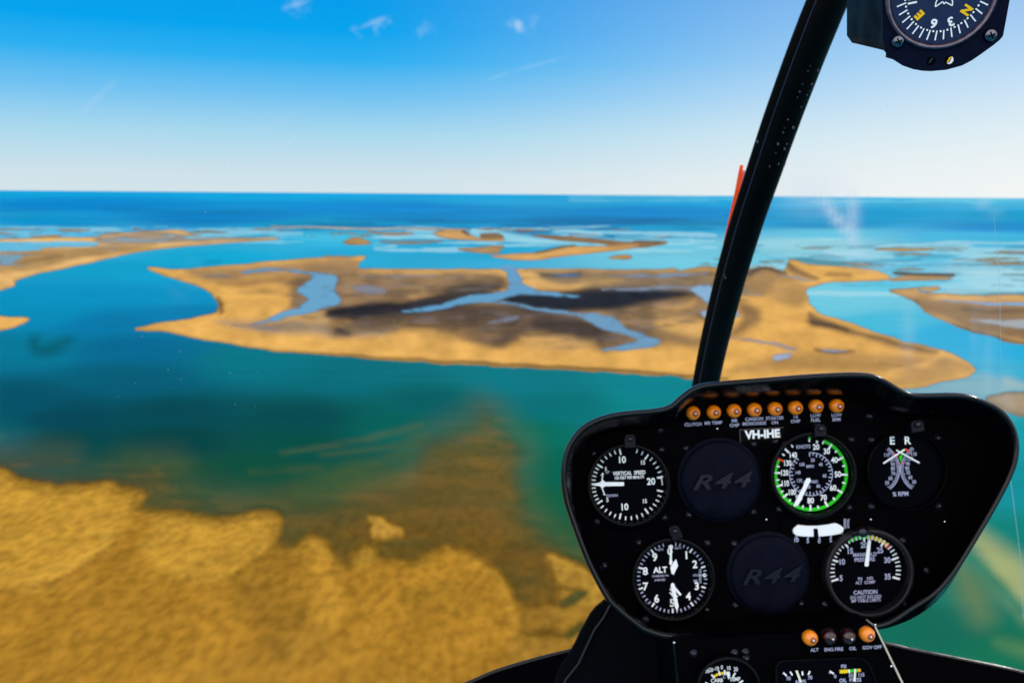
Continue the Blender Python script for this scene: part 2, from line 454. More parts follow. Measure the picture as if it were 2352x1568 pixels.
# colour of the water over the bay (sRGB): depth, silt and painted sky reflection
WC = [(-300,440,5,150,215),(0,440,5,150,215),(600,445,0,150,215),(1200,450,5,150,215),(1750,455,10,150,215),(2000,462,50,155,215),(2300,465,60,160,215),
(200,468,0,122,198),(900,478,0,125,203),(1500,490,0,120,196),(1250,460,30,150,210),(2000,490,0,135,198),(2300,495,0,140,200),
(100,510,0,135,198),(500,500,0,115,188),(1400,507,0,110,175),(1000,500,0,120,190),(1900,515,0,135,195),(2300,520,0,130,195),
(50,530,80,175,215),(-200,530,80,175,215),(700,518,10,140,190),(1000,515,0,135,190),(1500,528,10,150,200),(1900,535,90,185,215),(2250,545,50,175,215),
(100,560,90,185,225),(750,545,60,180,215),(1100,570,15,160,205),(800,580,25,165,208),(1500,570,100,190,215),(1600,590,105,195,218),(1850,560,140,205,220),(2100,590,80,185,218),(2300,610,130,195,215),
(500,590,0,160,202),(650,560,40,170,212),(300,620,5,155,198),(200,680,0,140,188),(400,680,0,142,190),(100,720,0,135,178),(250,740,0,115,162),(430,720,0,120,168),
(0,700,0,140,185),(300,800,0,100,140),(60,800,0,115,145),(600,830,0,112,125),(300,870,0,88,112),(800,860,0,105,115),(1200,872,0,115,125),(1500,885,0,125,135),
(50,920,0,78,98),(150,960,0,66,80),(400,950,0,68,75),(700,960,0,70,70),(1000,930,0,90,90),(1300,930,0,108,112),(1500,930,0,128,130),(1600,960,0,125,120),
(0,990,0,85,98),(150,1010,0,64,62),(400,1010,0,62,58),(700,1020,0,74,60),(900,980,0,92,80),(1200,1000,0,105,85),(1280,1080,0,95,72),
(300,1060,5,68,52),(600,1080,5,74,50),(450,1090,20,72,45),(1250,1150,10,90,58),(1300,1230,20,85,48),(1340,1300,30,85,42),
(800,1120,35,80,42),(700,1150,50,72,36),(1000,1230,55,80,35),
(2100,660,85,190,218),(1950,680,105,195,218),(1900,700,100,195,218),(2050,740,60,180,212),(2200,760,0,165,212),(2330,800,10,165,212),(2250,850,40,168,205),(2190,890,85,160,188),(2330,880,50,165,198),(2340,1000,0,148,160),(2330,1100,0,138,148),(2300,1250,0,125,112),(2250,1350,20,115,92),(2150,1450,0,100,78),(2300,1500,0,105,72),
(2700,700,60,175,215),(2700,900,20,150,170),(2700,1300,0,110,90),(-400,900,0,80,105),(-400,700,0,140,185)]
WCOL = np.zeros(QX.shape + (3,)); wsum = np.zeros(QX.shape)
sv = 7 + np.clip(PY - 440, 0, 700) * 0.085
for w in WC:
    c = lin(w[2:5])
    d2 = ((QX - w[0]) / 150.0) ** 2 + ((PY - w[1]) / sv) ** 2
    ww = 1.0 / (d2 + 0.10) ** 1.9
    wsum += ww; WCOL += ww[..., None] * c
WCOL /= wsum[..., None]
# patches of ruffled and silty water
n1 = fbm(PX / 190.0, np.log(np.maximum(PY - 436, 1.5)) * 10, 31, 4) - 0.5
WCOL *= (1 + 0.35 * n1 * np.clip((760 - PY) / 300, 0.15, 1))[..., None]

S = np.zeros(QX.shape)              # sand level: above one half it lies dry
A_ = np.zeros(QX.shape)             # how solid a thin sheet of water looks
SC = np.zeros(QX.shape + (3,)); SC[:] = lin((120, 96, 50))
def level(m, val): S[:] = S * (1 - m) + val * m
def sandc(m, c, k=1.0):
    m = (m * k)[..., None]; SC[:] = SC * (1 - m) + lin(c) * m
def waterc(m, c, k=1.0):
    m = (m * k)[..., None]; WCOL[:] = WCOL * (1 - m) + lin(c) * m
GOLD = (226, 172, 88); GOLD2 = (214, 160, 72); BROWN = (140, 108, 68); WETB = (112, 88, 62); MUD = (24, 24, 30); GREYB = (142, 124, 102)

def island(fr, pts, blur=3, c=GOLD, lev=1.0, fringe=6):
    m = poly_mask(fr, pts, blur + fringe); level(m * (S < 0.42), 0.42) if False else None
    m = poly_mask(fr, pts, blur); level(m, lev); sandc(poly_mask(fr, pts, blur + 3), c)
    return m
POOLN = fbm(PX / 22, PY / 7, 411, 4)
def pool(m, c=(100, 162, 200), k=1.0):  # sky sheen on the thin water is put into its colour and opacity
    k = k * 0.95; lv = smooth(m * 7); S[:] = S * (1 - lv) + np.minimum(S, 0.43) * lv; waterc(smooth(m * 5), c)
    np.maximum(A_, smooth((m * (0.40 + 1.15 * POOLN) - 0.26) / 0.58) * k, out=A_)

# ---- main island
main = [fA(p) for p in [(990, 622), (1050, 620), (1200, 634), (1500, 612), (1800, 582), (2100, 560), (2352, 552)]] + \
       [fB(p) for p in [(210, 352), (256, 356), (215, 400), (230, 428), (600, 434), (1100, 432), (1500, 433), (2000, 438), (2200, 428)]] + \
       [fC(p) for p in [(0, 600), (150, 582), (250, 582), (360, 592), (480, 588), (560, 572), (640, 590), (690, 596), (702, 545), (735, 528), (850, 560), (1050, 575), (1200, 592), (1290, 604), (1345, 655),
                        (1200, 665), (1000, 672), (880, 690), (825, 718), (835, 775), (870, 830), (950, 880), (1100, 930), (1300, 1000), (1500, 1058), (1700, 1108), (1800, 1150), (1862, 1190), (1868, 1230),
                        (1800, 1270), (1600, 1310), (1450, 1335)]] + \
       [(2000, 900), (1850, 899), (1700, 884)] + [fC(p) for p in [(110, 1280), (0, 1254)]] + \
       [fB(p) for p in [(2000, 1100), (1500, 1060), (1000, 1040), (500, 1010), (0, 970)]] + \
       [fA(p) for p in [(2000, 1190), (1700, 1160), (1400, 1110), (1100, 1055), (905, 1030), (1100, 992), (1300, 965), (1430, 930), (1466, 880), (1450, 830), (1380, 770), (1250, 720), (1100, 672)]]
mi_ = island(fD, main, 3.0, (222, 166, 82))
isl = poly_mask(fD, main, 3.0)
def onisl(m): return m * isl
# brown and wet ground on it
BL_ADD = 2.6
for fr, pts, bl, c, k in [
    (fA, [(1250, 640), (1600, 616), (2100, 575), (2352, 560), (2500, 640), (2300, 690), (2100, 680), (1800, 680), (1500, 720), (1350, 700)], 9, (150, 118, 80), 0.85),
    (fA, [(1480, 720), (1900, 680), (2110, 700), (2060, 800), (2080, 860), (1900, 930), (2000, 800), (1860, 740), (1600, 760)], 9, (150, 112, 66), 0.85),
    (fA, [(1600, 790), (1750, 770), (1850, 790), (1750, 810)], 5, BROWN, 0.5),
    (fA, [(1460, 985), (1700, 985), (2000, 955), (2250, 900), (2500, 900), (2700, 1000), (2500, 1090), (2100, 1080), (1700, 1050)], 12, GREYB, 0.85),
    (fB, [(-150, 450), (300, 455), (900, 450), (1110, 470), (1120, 540), (1000, 580), (700, 600), (300, 680), (60, 690), (-200, 700)], 10, (138, 108, 74), 0.9),
    (fB, [(230, 440), (700, 440), (1090, 450), (1090, 462), (700, 468), (300, 460)], 4, (196, 150, 88), 0.7),
    (fB, [(100, 700), (500, 690), (1100, 640), (1500, 700), (1700, 780), (1950, 880), (1850, 930), (1720, 945), (1500, 880), (1300, 860), (1180, 880), (1080, 915), (950, 900), (820, 840), (500, 800), (200, 830), (60, 860), (20, 800)], 12, (122, 96, 66), 0.92),
    (fB, [(60, 740), (500, 690), (1100, 640), (1500, 700), (1750, 780), (1930, 860), (1750, 890), (1350, 830), (1150, 900), (950, 890), (780, 810), (400, 800), (200, 770)], 16, (84, 66, 50), 0.75),
    (fB, [(900, 800), (1100, 850), (1200, 880), (1090, 920), (960, 890)], 9, (80, 64, 58), 0.8),
    (fB, [(650, 560), (900, 520), (1100, 510), (1120, 560), (950, 590), (700, 600)], 9, (92, 72, 52), 0.8),
    (fB, [(1560, 560), (1800, 545), (2100, 560), (2300, 560), (2300, 600), (1900, 600)], 8, (80, 68, 58), 0.7),
    (fB, [(1330, 760), (1550, 770), (1700, 850), (1550, 840), (1350, 800)], 8, (92, 74, 58), 0.8),
    (fB, [(480, 790), (900, 800), (1100, 870), (900, 900), (600, 850)], 14, (176, 134, 76), 0.4),
    (fB, [(1250, 445), (1600, 440), (2400, 440), (2800, 450), (2700, 600), (2100, 590), (1750, 570), (1560, 560), (1420, 540), (1350, 500)], 9, (128, 106, 78), 0.92),
    (fB, [(1230, 470), (1300, 460), (1360, 500), (1500, 530), (1650, 520), (1640, 545), (1480, 572), (1330, 545), (1260, 510)], 6, (222, 172, 96), 0.9),
    (fB, [(1620, 500), (1800, 490), (1870, 510), (1760, 540), (1640, 530)], 6, (186, 146, 86), 0.8),
    (fB, [(1700, 640), (2100, 590), (2500, 600), (2500, 900), (2000, 900), (1850, 780)], 14, (132, 104, 70), 0.85),
    (fB, [(2080, 640), (2250, 600), (2320, 640), (2260, 690), (2140, 680)], 9, (206, 156, 84), 0.85),
    (fB, [(2080, 770), (2250, 750), (2450, 790), (2450, 850), (2200, 840)], 10, (216, 164, 88), 0.9),
    (fB, [(-200, 700), (0, 720), (150, 750), (100, 780), (-150, 770)], 8, (200, 152, 80), 0.6),
    (fB, [(1250, 880), (1400, 850), (1650, 870), (1700, 930), (1500, 950), (1300, 930)], 12, (206, 158, 88), 0.8),
    (fC, [(420, 640), (650, 600), (830, 700), (840, 800), (760, 830), (600, 780), (480, 740)], 12, (168, 128, 76), 0.8),
    (fC, [(395, 800), (500, 830), (545, 900), (480, 960), (400, 1010), (340, 1010), (420, 900)], 10, (112, 86, 58), 0.8),
    (fC, [(850, 860), (900, 890), (1050, 950), (1300, 1020), (1650, 1110), (1550, 1120), (1300, 1060), (1000, 980), (850, 945)], 7, (96, 74, 54), 0.85),
    (fC, [(880, 1095), (1150, 1110), (1500, 1140), (1700, 1160), (1850, 1200), (1600, 1200), (1300, 1180), (1000, 1150)], 10, (168, 126, 72), 0.75),
    (fC, [(600, 1140), (900, 1130), (1500, 1200), (1560, 1240), (1250, 1250), (700, 1230), (350, 1240), (450, 1190)], 12, (158, 120, 70), 0.7),
    (fC, [(1330, 1290), (1500, 1240), (1700, 1160), (1850, 1190), (1860, 1230), (1700, 1285), (1460, 1330)], 9, (176, 134, 76), 0.75),
]:
    sandc(onisl(poly_mask(fr, pts, bl)), c, k)
# dark peaty mud, plus a painted line of bank shade
for pts, bl, c, k in [
    ([(1080, 602), (1300, 588), (1650, 577), (2100, 574), (2260, 596), (1980, 636), (1720, 685), (1500, 680), (1300, 664), (1150, 634)], 8, (15, 20, 30), 0.95),
    ([(20, 716), (200, 682), (500, 652), (800, 604), (1050, 588), (900, 635), (600, 688), (300, 716), (60, 736)], 8, (24, 23, 28), 0.9),
    ([(1320, 758), (1560, 770), (1720, 840), (1560, 836), (1350, 800)], 10, (60, 48, 38), 0.7),
    ([(700, 660), (900, 655), (1080, 690), (950, 740), (760, 720)], 14, (60, 48, 40), 0.6)]:
    sandc(onisl(poly_mask(fB, pts, bl)), c, k)
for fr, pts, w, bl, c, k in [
    (fB, [(30, 712), (200, 690), (450, 668), (640, 640)], [12, 20, 18, 12], 6, MUD, 1.0),
    (fB, [(600, 645), (800, 600), (1000, 578)], [18, 16, 8], 6, (40, 36, 36), 0.9),
    (fB, [(780, 560), (950, 545), (1090, 560)], [8, 14, 8], 5, (70, 56, 44), 0.85),
    (fB, [(80, 820), (150, 840)], [16, 10], 6, (60, 50, 46), 0.8),
    (fB, [(1120, 612), (1300, 628), (1500, 636), (1700, 622), (1900, 604), (2150, 585)], [8, 30, 40, 32, 20, 12], 6, (14, 20, 30), 1.0),
    (fB, [(1650, 575), (1900, 570), (2100, 572)], [6, 8, 4], 4, (44, 42, 46), 0.8),
    (fB, [(1360, 470), (1480, 478), (1600, 466)], [6, 9, 5], 4, (60, 62, 60), 0.8),
    (fB, [(850, 690), (1000, 690)], [8, 12], 7, (84, 66, 50), 0.7),
    (fA, [(1470, 830), (1482, 880), (1475, 925)], [5, 12, 7], 4, (86, 62, 38), 0.85),
    (fC, [(860, 925), (950, 950), (1080, 985)], [6, 11, 5], 4, (60, 48, 38), 0.85),
    (fC, [(870, 1102), (1000, 1116), (1120, 1112)], [5, 9, 4], 4, (70, 56, 42), 0.85),
    (fC, [(460, 630), (520, 590), (580, 580), (650, 605), (700, 615)], [8, 15, 16, 12, 6], 4, (46, 48, 50), 0.85),
    (fC, [(700, 550), (750, 600), (900, 655)], [9, 16, 5], 4, (96, 76, 54), 0.8),
    (fC, [(960, 625), (1100, 632)], [8, 8], 5, (110, 82, 50), 0.7),
    (fC, [(1290, 1180), (1500, 1210)], [4, 4], 6, (120, 92, 54), 0.6),
    (fC, [(1340, 1240), (1550, 1190), (1680, 1140)], [5, 6, 4], 6, (226, 174, 96), 0.7),
    (fB, [(-300, 945), (0, 968), (500, 1002), (1000, 1030), (1500, 1052), (2000, 1088), (2300, 1108), (2520, 1128)], [0.5, 2, 4, 6, 6, 6, 6, 4], 3, (76, 54, 28), 0.9),  # shade of the steep bank, painted along the lower shore
]:
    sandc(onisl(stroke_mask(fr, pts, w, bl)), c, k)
bz = onisl(poly_mask(fB, [(-150, 480), (1090, 470), (1300, 520), (1500, 590), (2400, 450), (2700, 600), (2450, 740), (2000, 880), (1700, 930), (1200, 900), (900, 860), (300, 800), (-200, 740)], 20))
sandc(bz * smooth((fbm(PX / 45, PY / 10, 611, 5) - 0.46) / 0.20), (58, 47, 38), 0.42)
sandc(bz * smooth((fbm(PX / 70, PY / 9, 617, 4) - 0.57) / 0.12), (120, 122, 134), 0.18)
for pts, bl, c, k in [
    ([(1050, 606), (1300, 584), (1650, 572), (2100, 566), (2330, 592), (2050, 650), (1760, 705), (1520, 694), (1300, 676), (1120, 640)], 11, (20, 24, 32), 0.9),
    ([(0, 720), (200, 676), (500, 642), (800, 596), (1050, 578), (920, 650), (620, 705), (300, 735), (60, 748)], 11, (34, 30, 32), 0.85),
    ([(1300, 740), (1560, 755), (1780, 830), (1700, 880), (1520, 850), (1330, 820)], 13, (66, 52, 40), 0.75)]:
    sandc(onisl(poly_mask(fB, pts, bl)), c, k)
# creeks and pools on the island
BL_ADD = 4.5
pool(poly_mask(fA, [(2120, 660), (2275, 680), (2250, 760), (2290, 850), (2200, 898), (1950, 952), (1780, 992), (1680, 1008), (1850, 940), (1990, 890), (2070, 840), (2010, 792), (2000, 765), (2060, 720)], 2.5))
pool(stroke_mask(fA, [(1640, 655), (1800, 632), (1930, 640), (2130, 665)], [5, 6, 6, 5], 2), (92, 155, 195))
pool(stroke_mask(fA, [(1380, 678), (1500, 680), (1560, 690)], [2, 6, 2], 3), (130, 140, 160), 0.5)
pool(stroke_mask(fA, [(1560, 1010), (1780, 1030), (1850, 1040)], [2, 10, 3], 5), (140, 140, 160), 0.4)
pool(poly_mask(fB, [(1112, 425), (1190, 425), (1245, 520), (1330, 560), (1500, 585), (1620, 600), (1500, 608), (1300, 592), (1180, 600), (1060, 635), (900, 650), (700, 690), (520, 702), (480, 690), (640, 670), (850, 610), (1000, 588), (1130, 572), (1150, 540), (1145, 470)], 2.2), (92, 155, 196))
pool(poly_mask(fB, [(1060, 640), (1200, 645), (1350, 675), (1500, 690), (1700, 712), (1810, 735), (1880, 795), (2000, 845), (2100, 880), (2060, 915), (1900, 942), (1740, 938), (1900, 900), (1960, 872), (1860, 835), (1740, 815), (1660, 770), (1560, 722), (1350, 698), (1200, 665)], 3), (104, 152, 188))
pool(stroke_mask(fB, [(1020, 770), (1120, 750), (1210, 725)], [6, 15, 4], 6), (140, 150, 172), 0.55)
pool(stroke_mask(fB, [(180, 550), (280, 560), (370, 575)], [10, 20, 8], 7), (140, 150, 172), 0.6)
pool(stroke_mask(fB, [(250, 475), (450, 480), (700, 478)], [3, 7, 3], 4), (150, 160, 176), 0.5)
pool(stroke_mask(fB, [(1440, 472), (1520, 476), (1600, 470)], [3, 6, 3], 2), (80, 120, 160), 0.9)
pool(stroke_mask(fB, [(1800, 470), (2000, 478), (2200, 470), (2400, 460)], [3, 8, 8, 4], 4), (130, 160, 190), 0.7)
pool(stroke_mask(fB, [(1750, 560), (1950, 562), (2150, 545), (2300, 545)], [3, 8, 9, 5], 4), (140, 160, 185), 0.7)
pool(poly_mask(fC, [(100, 710), (180, 688), (235, 690), (260, 750), (215, 810), (170, 780)], 3), (130, 175, 210))
pool(poly_mask(fC, [(150, 865), (190, 850), (210, 880), (180, 895)], 3), (150, 180, 205))
pool(poly_mask(fC, [(370, 850), (395, 840), (405, 880), (380, 890)], 3), (150, 170, 190))
pool(poly_mask(fC, [(605, 1155), (640, 1125), (740, 1115), (722, 1150), (650, 1172)], 3), (150, 172, 200))
pool(stroke_mask(fC, [(920, 1103), (1000, 1108), (1080, 1108)], [3, 6, 3], 2), (140, 170, 205))
pool(stroke_mask(fC, [(330, 1020), (550, 1040), (700, 1080), (760, 1102)], [4, 7, 8, 3], 3), (158, 158, 164), 0.8)
pool(stroke_mask(fC, [(400, 720), (450, 740), (540, 750)], [2, 6, 2], 3), (150, 165, 185), 0.6)
pool(stroke_mask(fC, [(640, 630), (760, 645), (880, 668)], [3, 6, 2], 3), (150, 170, 190), 0.7)

BL_ADD = 0.5
# ---- sand north-west of the channel
island(fA, [(-2500, 1100), (-900, 900), (0, 768), (100, 710), (250, 660), (450, 620), (650, 580), (850, 530), (1050, 497), (1300, 470), (1600, 448), (1830, 432), (1850, 420), (1600, 425), (1400, 415), (1300, 400), (1200, 372), (1000, 378), (700, 402), (640, 418), (300, 421), (0, 432), (-900, 440), (-2500, 450)], 3, (226, 176, 104))
ml = poly_mask(fA, [(-2500, 1100), (-900, 900), (0, 768), (250, 660), (650, 580), (1050, 497), (1600, 448), (1850, 425), (1300, 400), (1000, 378), (640, 418), (0, 432), (-2500, 450)], 3)
sandc(ml * poly_mask(fA, [(650, 420), (1000, 380), (1250, 380), (1400, 415), (1800, 425), (1300, 455), (1000, 465), (700, 470)], 5), (140, 128, 116), 0.8)
sandc(ml * poly_mask(fA, [(-600, 500), (200, 500), (700, 480), (1050, 470), (800, 530), (500, 570), (250, 640), (0, 650), (-600, 700)], 8), (160, 126, 80), 0.85)
sandc(ml * stroke_mask(fA, [(100, 590), (300, 560), (420, 545)], [6, 10, 4], 5), (128, 100, 62), 0.7)
pool(poly_mask(fA, [(-2500, 455), (0, 448), (400, 444), (640, 450), (662, 464), (600, 482), (300, 490), (0, 516), (-2500, 560)], 2.5), (95, 185, 220))
pool(poly_mask(fA, [(-2500, 600), (0, 535), (150, 548), (70, 598), (0, 612), (-2500, 760)], 4), (120, 170, 195), 0.8)
pool(stroke_mask(fA, [(700, 440), (850, 435), (1000, 440), (1150, 430)], [3, 8, 6, 3], 3), (120, 160, 190), 0.7)
pool(stroke_mask(fA, [(1080, 405), (1300, 420), (1500, 405), (1750, 385)], [2, 8, 9, 2], 3), (110, 185, 215), 0.9)
pool(stroke_mask(fA, [(640, 495), (780, 490)], [4, 7], 4), (160, 160, 160), 0.5)
island(fA, [(-2500, 700), (-600, 880), (0, 945), (150, 952), (192, 966), (120, 1000), (0, 1040), (-600, 1150), (-2500, 1300)], 3, (222, 165, 85))

# ---- outer bars
for fr, pts, c in [
    (fB, [(115, 268), (180, 235), (230, 240), (280, 272), (200, 280)], (170, 130, 74)),
    (fB, [(680, 205), (760, 190), (850, 190), (900, 215), (980, 240), (1110, 245), (1110, 256), (900, 252), (740, 236)], (205, 155, 88)),
    (fB, [(980, 215), (1080, 212), (1110, 240), (1000, 244)], (132, 98, 62)),
    (fB, [(830, 306), (950, 297), (1115, 286), (1100, 310), (1060, 332), (900, 322)], (170, 130, 80)),
    (fB, [(1290, 218), (1450, 224), (1750, 247), (1900, 262), (2135, 262), (2080, 286), (1900, 300), (1700, 272), (1450, 247)], (140, 106, 68)),
    (fB, [(1050, 345), (1300, 335), (1450, 312), (1570, 290), (1750, 292), (1960, 288), (1900, 306), (1750, 326), (1500, 350), (1300, 378), (1150, 370)], (214, 158, 84)),
    (fB, [(1780, 362), (1850, 347), (1920, 350), (1905, 370), (1810, 370)], (190, 140, 74)),
    (fC, [(1255, 466), (1400, 459), (1620, 465), (1500, 474), (1300, 472)], (180, 145, 84)),
    (fC, [(1345, 662), (1420, 636), (1500, 634), (1700, 642), (1720, 655), (1500, 662)], (190, 145, 84)),
]:
    island(fr, pts, 2.0, c)
for fr, pts, w, bl, c, k in [
    (fB, [(0, 172), (300, 182), (650, 180), (900, 186)], [2, 3, 3, 2], 1.6, (180, 168, 146), 0.9),
    (fA, [(1820, 345), (2100, 350), (2352, 362)], [2, 3, 3], 1.6, (176, 164, 140), 0.9),
    (fB, [(270, 200), (400, 214), (540, 208)], [2, 5, 3], 2, (160, 124, 76), 1),
    (fB, [(350, 262), (550, 266), (740, 256)], [2, 5, 2], 2.5, (132, 128, 118), 0.9),
    (fB, [(0, 355), (150, 360)], [3, 3], 2, (150, 124, 90), 1),
]:
    m = stroke_mask(fr, pts, w, bl); level(m, 0.9); sandc(smooth(m * 2), c, k)
for fr, pts, w, c in [
    (fB, [(860, 200), (900, 215)], 6, (66, 60, 54)), (fB, [(1330, 330), (1450, 305), (1560, 288)], 4, (70, 60, 46)),
    (fB, [(1950, 262), (2100, 268)], 5, (88, 70, 52)), (fC, [(1380, 612), (1550, 622), (1750, 628)], 7, (56, 62, 62))]:
    m = stroke_mask(fr, pts, w, 2.5); sandc(m, c, 0.85); level(m * 0.8, 0.9)
# dark green weed and white broken water between the bars
for fr, pts, w, bl, c, k in [
    (fB, [(1050, 200), (1250, 200), (1400, 205)], [3, 5, 3], 3, (0, 105, 150), 0.8),
    (fB, [(1720, 225), (1900, 235), (2120, 252)], [4, 6, 4], 3, (0, 95, 140), 0.8),
    (fB, [(920, 191), (1000, 186), (1080, 190)], [6, 8, 6], 3, (150, 210, 225), 0.9),
    (fB, [(1440, 196), (1580, 196), (1720, 212)], [4, 8, 5], 3, (150, 210, 225), 0.9),
    (fB, [(1110, 220), (1250, 245), (1400, 262), (1650, 270)], [14, 16, 12, 5], 5, (140, 205, 222), 0.85),
    (fB, [(1830, 230), (2000, 238), (2100, 245)], [4, 5, 3], 3, (110, 190, 210), 0.8),
    (fB, [(380, 215), (600, 220), (680, 230)], [8, 12, 8], 5, (110, 195, 220), 0.8),
    (fC, [(720, 520), (900, 545), (1100, 560), (1300, 570)], [6, 12, 14, 6], 4, (70, 120, 130), 0.8),
    (fC, [(600, 560), (680, 540), (740, 520)], [16, 20, 8], 10, (150, 210, 225), 0.5),
    (fC, [(950, 490), (1150, 500), (1350, 515)], [10, 16, 8], 12, (180, 222, 228), 0.6),
    (fC, [(1600, 700), (1900, 690), (2189, 690), (2600, 690)], [6, 16, 20, 20], 6, (170, 215, 225), 0.6),
    (fC, [(1700, 600), (1900, 610), (2189, 605)], [4, 8, 8], 4, (160, 205, 215), 0.7),
    (fC, [(2050, 625), (2189, 630), (2500, 632)], [4, 6, 6], 3, (70, 90, 92), 0.8),
    (fC, [(1700, 725), (1950, 735), (2189, 738), (2600, 740)], [4, 7, 6, 6], 3, (70, 110, 120), 0.8),
    (fA, [(1380, 590), (1470, 580)], [5, 9], 6, (0, 125, 165), 0.6),
    (fA, [(700, 230), (1200, 250), (1600, 260)], [6, 9, 7], 5, (0, 105, 165), 0.5),
    (fL, [(-100, 380), (20, 300)], [40, 10], 12, (60, 120, 110), 0.3),
]:
    waterc(stroke_mask(fr, pts, w, bl), c, k)
waterc(stroke_mask(fA, [(240, 1110), (250, 1165), (340, 1165), (460, 1110)], [20, 26, 28, 16], 20), (0, 76, 86), 0.75)

# broken strips of sand and ruffled pale water in the outer shallows
def strips(u0, u1, v0, v1, thr, seed, su=60, sv_=3.4):
    env = smooth((QX - u0) / 60) * smooth((u1 - QX) / 60) * smooth((QY - v0) / 5) * smooth((v1 - QY) / 6)
    n = fbm(PX / su, PY / sv_, seed, 4) + 0.10 * (env - 1)
    return smooth((n - thr) / 0.05) * (env > 0.02)
lowS = S < 0.45
for args, c in [((900, 1560, 522, 552, 0.64, 201, 80, 4.5), (140, 112, 80)), ((560, 900, 520, 545, 0.62, 207), (150, 128, 98)), ((1740, 2700, 562, 622, 0.66, 211, 110, 5), (140, 130, 104)), ((1560, 1800, 590, 622, 0.60, 213), (130, 110, 84)), ((-200, 560, 524, 548, 0.60, 217), (146, 124, 90))]:
    m = strips(*args) * lowS; level(m * 0.95, 0.8); sandc(m, c, 0.9)
for args, c, k in [((850, 1650, 518, 580, 0.50, 301, 120, 6), (160, 214, 228), 0.6), ((1700, 2800, 545, 680, 0.49, 307, 190, 9), (165, 215, 226), 0.55), ((-300, 700, 520, 560, 0.50, 311, 110, 5), (135, 200, 222), 0.6), ((1300, 2800, 448, 470, 0.50, 317, 160, 4), (120, 190, 220), 0.4),
                   ((600, 1700, 500, 530, 0.50, 321, 100, 4), (0, 95, 150), 0.5), ((1700, 2800, 560, 660, 0.56, 331, 90, 5), (40, 130, 160), 0.5)]:
    waterc(strips(*args) * (S < 0.5), c, k)
# ---- right-hand side
island(fC, [(1340, 726), (1400, 715), (1500, 706), (1640, 700), (1655, 715), (1570, 738), (1700, 745), (1900, 752), (2189, 750), (5000, 740), (5000, 1500), (3200, 1200), (2189, 1062), (2000, 1012), (1800, 960), (1650, 900), (1510, 805), (1420, 752)], 3, (200, 152, 84))
mr_ = poly_mask(fC, [(1340, 726), (1655, 715), (1900, 752), (5000, 740), (5000, 1500), (2189, 1062), (1800, 960), (1510, 805)], 3)
sandc(mr_ * poly_mask(fC, [(1420, 770), (1700, 790), (2189, 820), (4000, 830), (4000, 1200), (2189, 1030), (1850, 960), (1650, 880)], 9), (132, 102, 66), 0.9)
sandc(mr_ * stroke_mask(fC, [(1500, 800), (1650, 898), (1800, 960), (2189, 1060), (2600, 1130)], [5, 7, 6, 6, 6], 4), (62, 54, 44), 0.8)
sandc(mr_ * stroke_mask(fC, [(1800, 840), (2000, 860), (2189, 850)], [4, 8, 6], 5), (96, 74, 50), 0.8)
sandc(mr_ * stroke_mask(fC, [(1600, 770), (1900, 770), (2189, 775)], [4, 6, 6], 4), (216, 166, 96), 0.6)
pool(stroke_mask(fC, [(1650, 785), (1900, 800), (2189, 812), (2700, 820)], [2, 6, 8, 8], 2), (130, 165, 200))
pool(stroke_mask(fC, [(1850, 915), (2050, 925), (2189, 930), (2700, 930)], [3, 12, 22, 26], 7), (175, 188, 195), 0.75)
pool(stroke_mask(fC, [(1530, 725), (1580, 728)], [6, 6], 3), (120, 160, 180), 0.8)
island(fC, [(1950, 1405), (2050, 1375), (2189, 1366), (3500, 1340), (3500, 1540), (2300, 1515), (2130, 1490)], 7, (160, 140, 108))
waterc(poly_mask(fC, [(1450, 1345), (1700, 1300), (1900, 1240), (2100, 1290), (2189, 1330), (2100, 1370), (1900, 1400), (1500, 1380)], 14), (140, 175, 178), 0.6)

# ---- near shoals, lower left: shallow water over sand, then dry rippled sand
SH = [(930, 175), (1000, 215), (1060, 290), (1130, 370), (1120, 550), (1170, 680), (1250, 790), (1350, 880), (1480, 960), (1620, 1060), (1800, 1250), (2200, 1900), (2200, 4000), (-6000, 4000), (-6000, 300), (-1528, 400), (-1400, 480), (-1100, 520), (-960, 500), (-850, 460), (-640, 460), (-640, 540), (-500, 610), (-300, 640), (0, 660), (250, 610), (450, 560), (560, 510), (600, 420), (640, 340), (850, 245)]
waterc(poly_mask(fE, SH, 80), (88, 90, 40), 0.75)
shoal = poly_mask(fE, SH, 46)
level(shoal, 0.20); sandc(poly_mask(fE, SH, 60), (186, 142, 58), 1.0)
deeper = poly_mask(fE, [(680, 360), (950, 330), (1080, 380), (1090, 560), (1120, 700), (900, 720), (600, 640), (620, 560)], 34)
level(deeper, 0.25); sandc(deeper, (160, 124, 56), 0.7)
inner = poly_mask(fE, [(150, 740), (400, 690), (700, 690), (1000, 760), (1250, 900), (1450, 1040), (1900, 1300), (2200, 2600), (-6000, 3000), (-6000, 560), (-1400, 560), (-900, 640), (-700, 700), (-100, 800)], 50)
level(inner, 0.32); sandc(inner, (158, 114, 42), 0.8)
sandc(poly_mask(fE, [(250, 600), (560, 530), (660, 560), (800, 600), (500, 620), (300, 660)], 22), (150, 110, 48), 0.6)
waterc(poly_mask(fE, [(560, 540), (900, 380), (1060, 560), (900, 700), (600, 640)], 50), (126, 106, 44), 0.7)
waterc(poly_mask(fE, [(250, 620), (560, 540), (700, 600), (1000, 620), (1100, 800), (1300, 950), (1300, 1100), (900, 850), (400, 700)], 50), (122, 96, 38), 0.7)
gr = smooth((fbm(PX / 110 + PY / 160, PY / 24, 511, 4) - 0.46) / 0.16) * shoal
waterc(gr, (56, 86, 42), 0.35); sandc(gr, (120, 104, 44), 0.35)
gr2 = smooth((fbm(PX / 60 - PY / 90, PY / 12, 521, 4) - 0.52) / 0.14) * shoal
waterc(gr2, (150, 118, 52), 0.2)
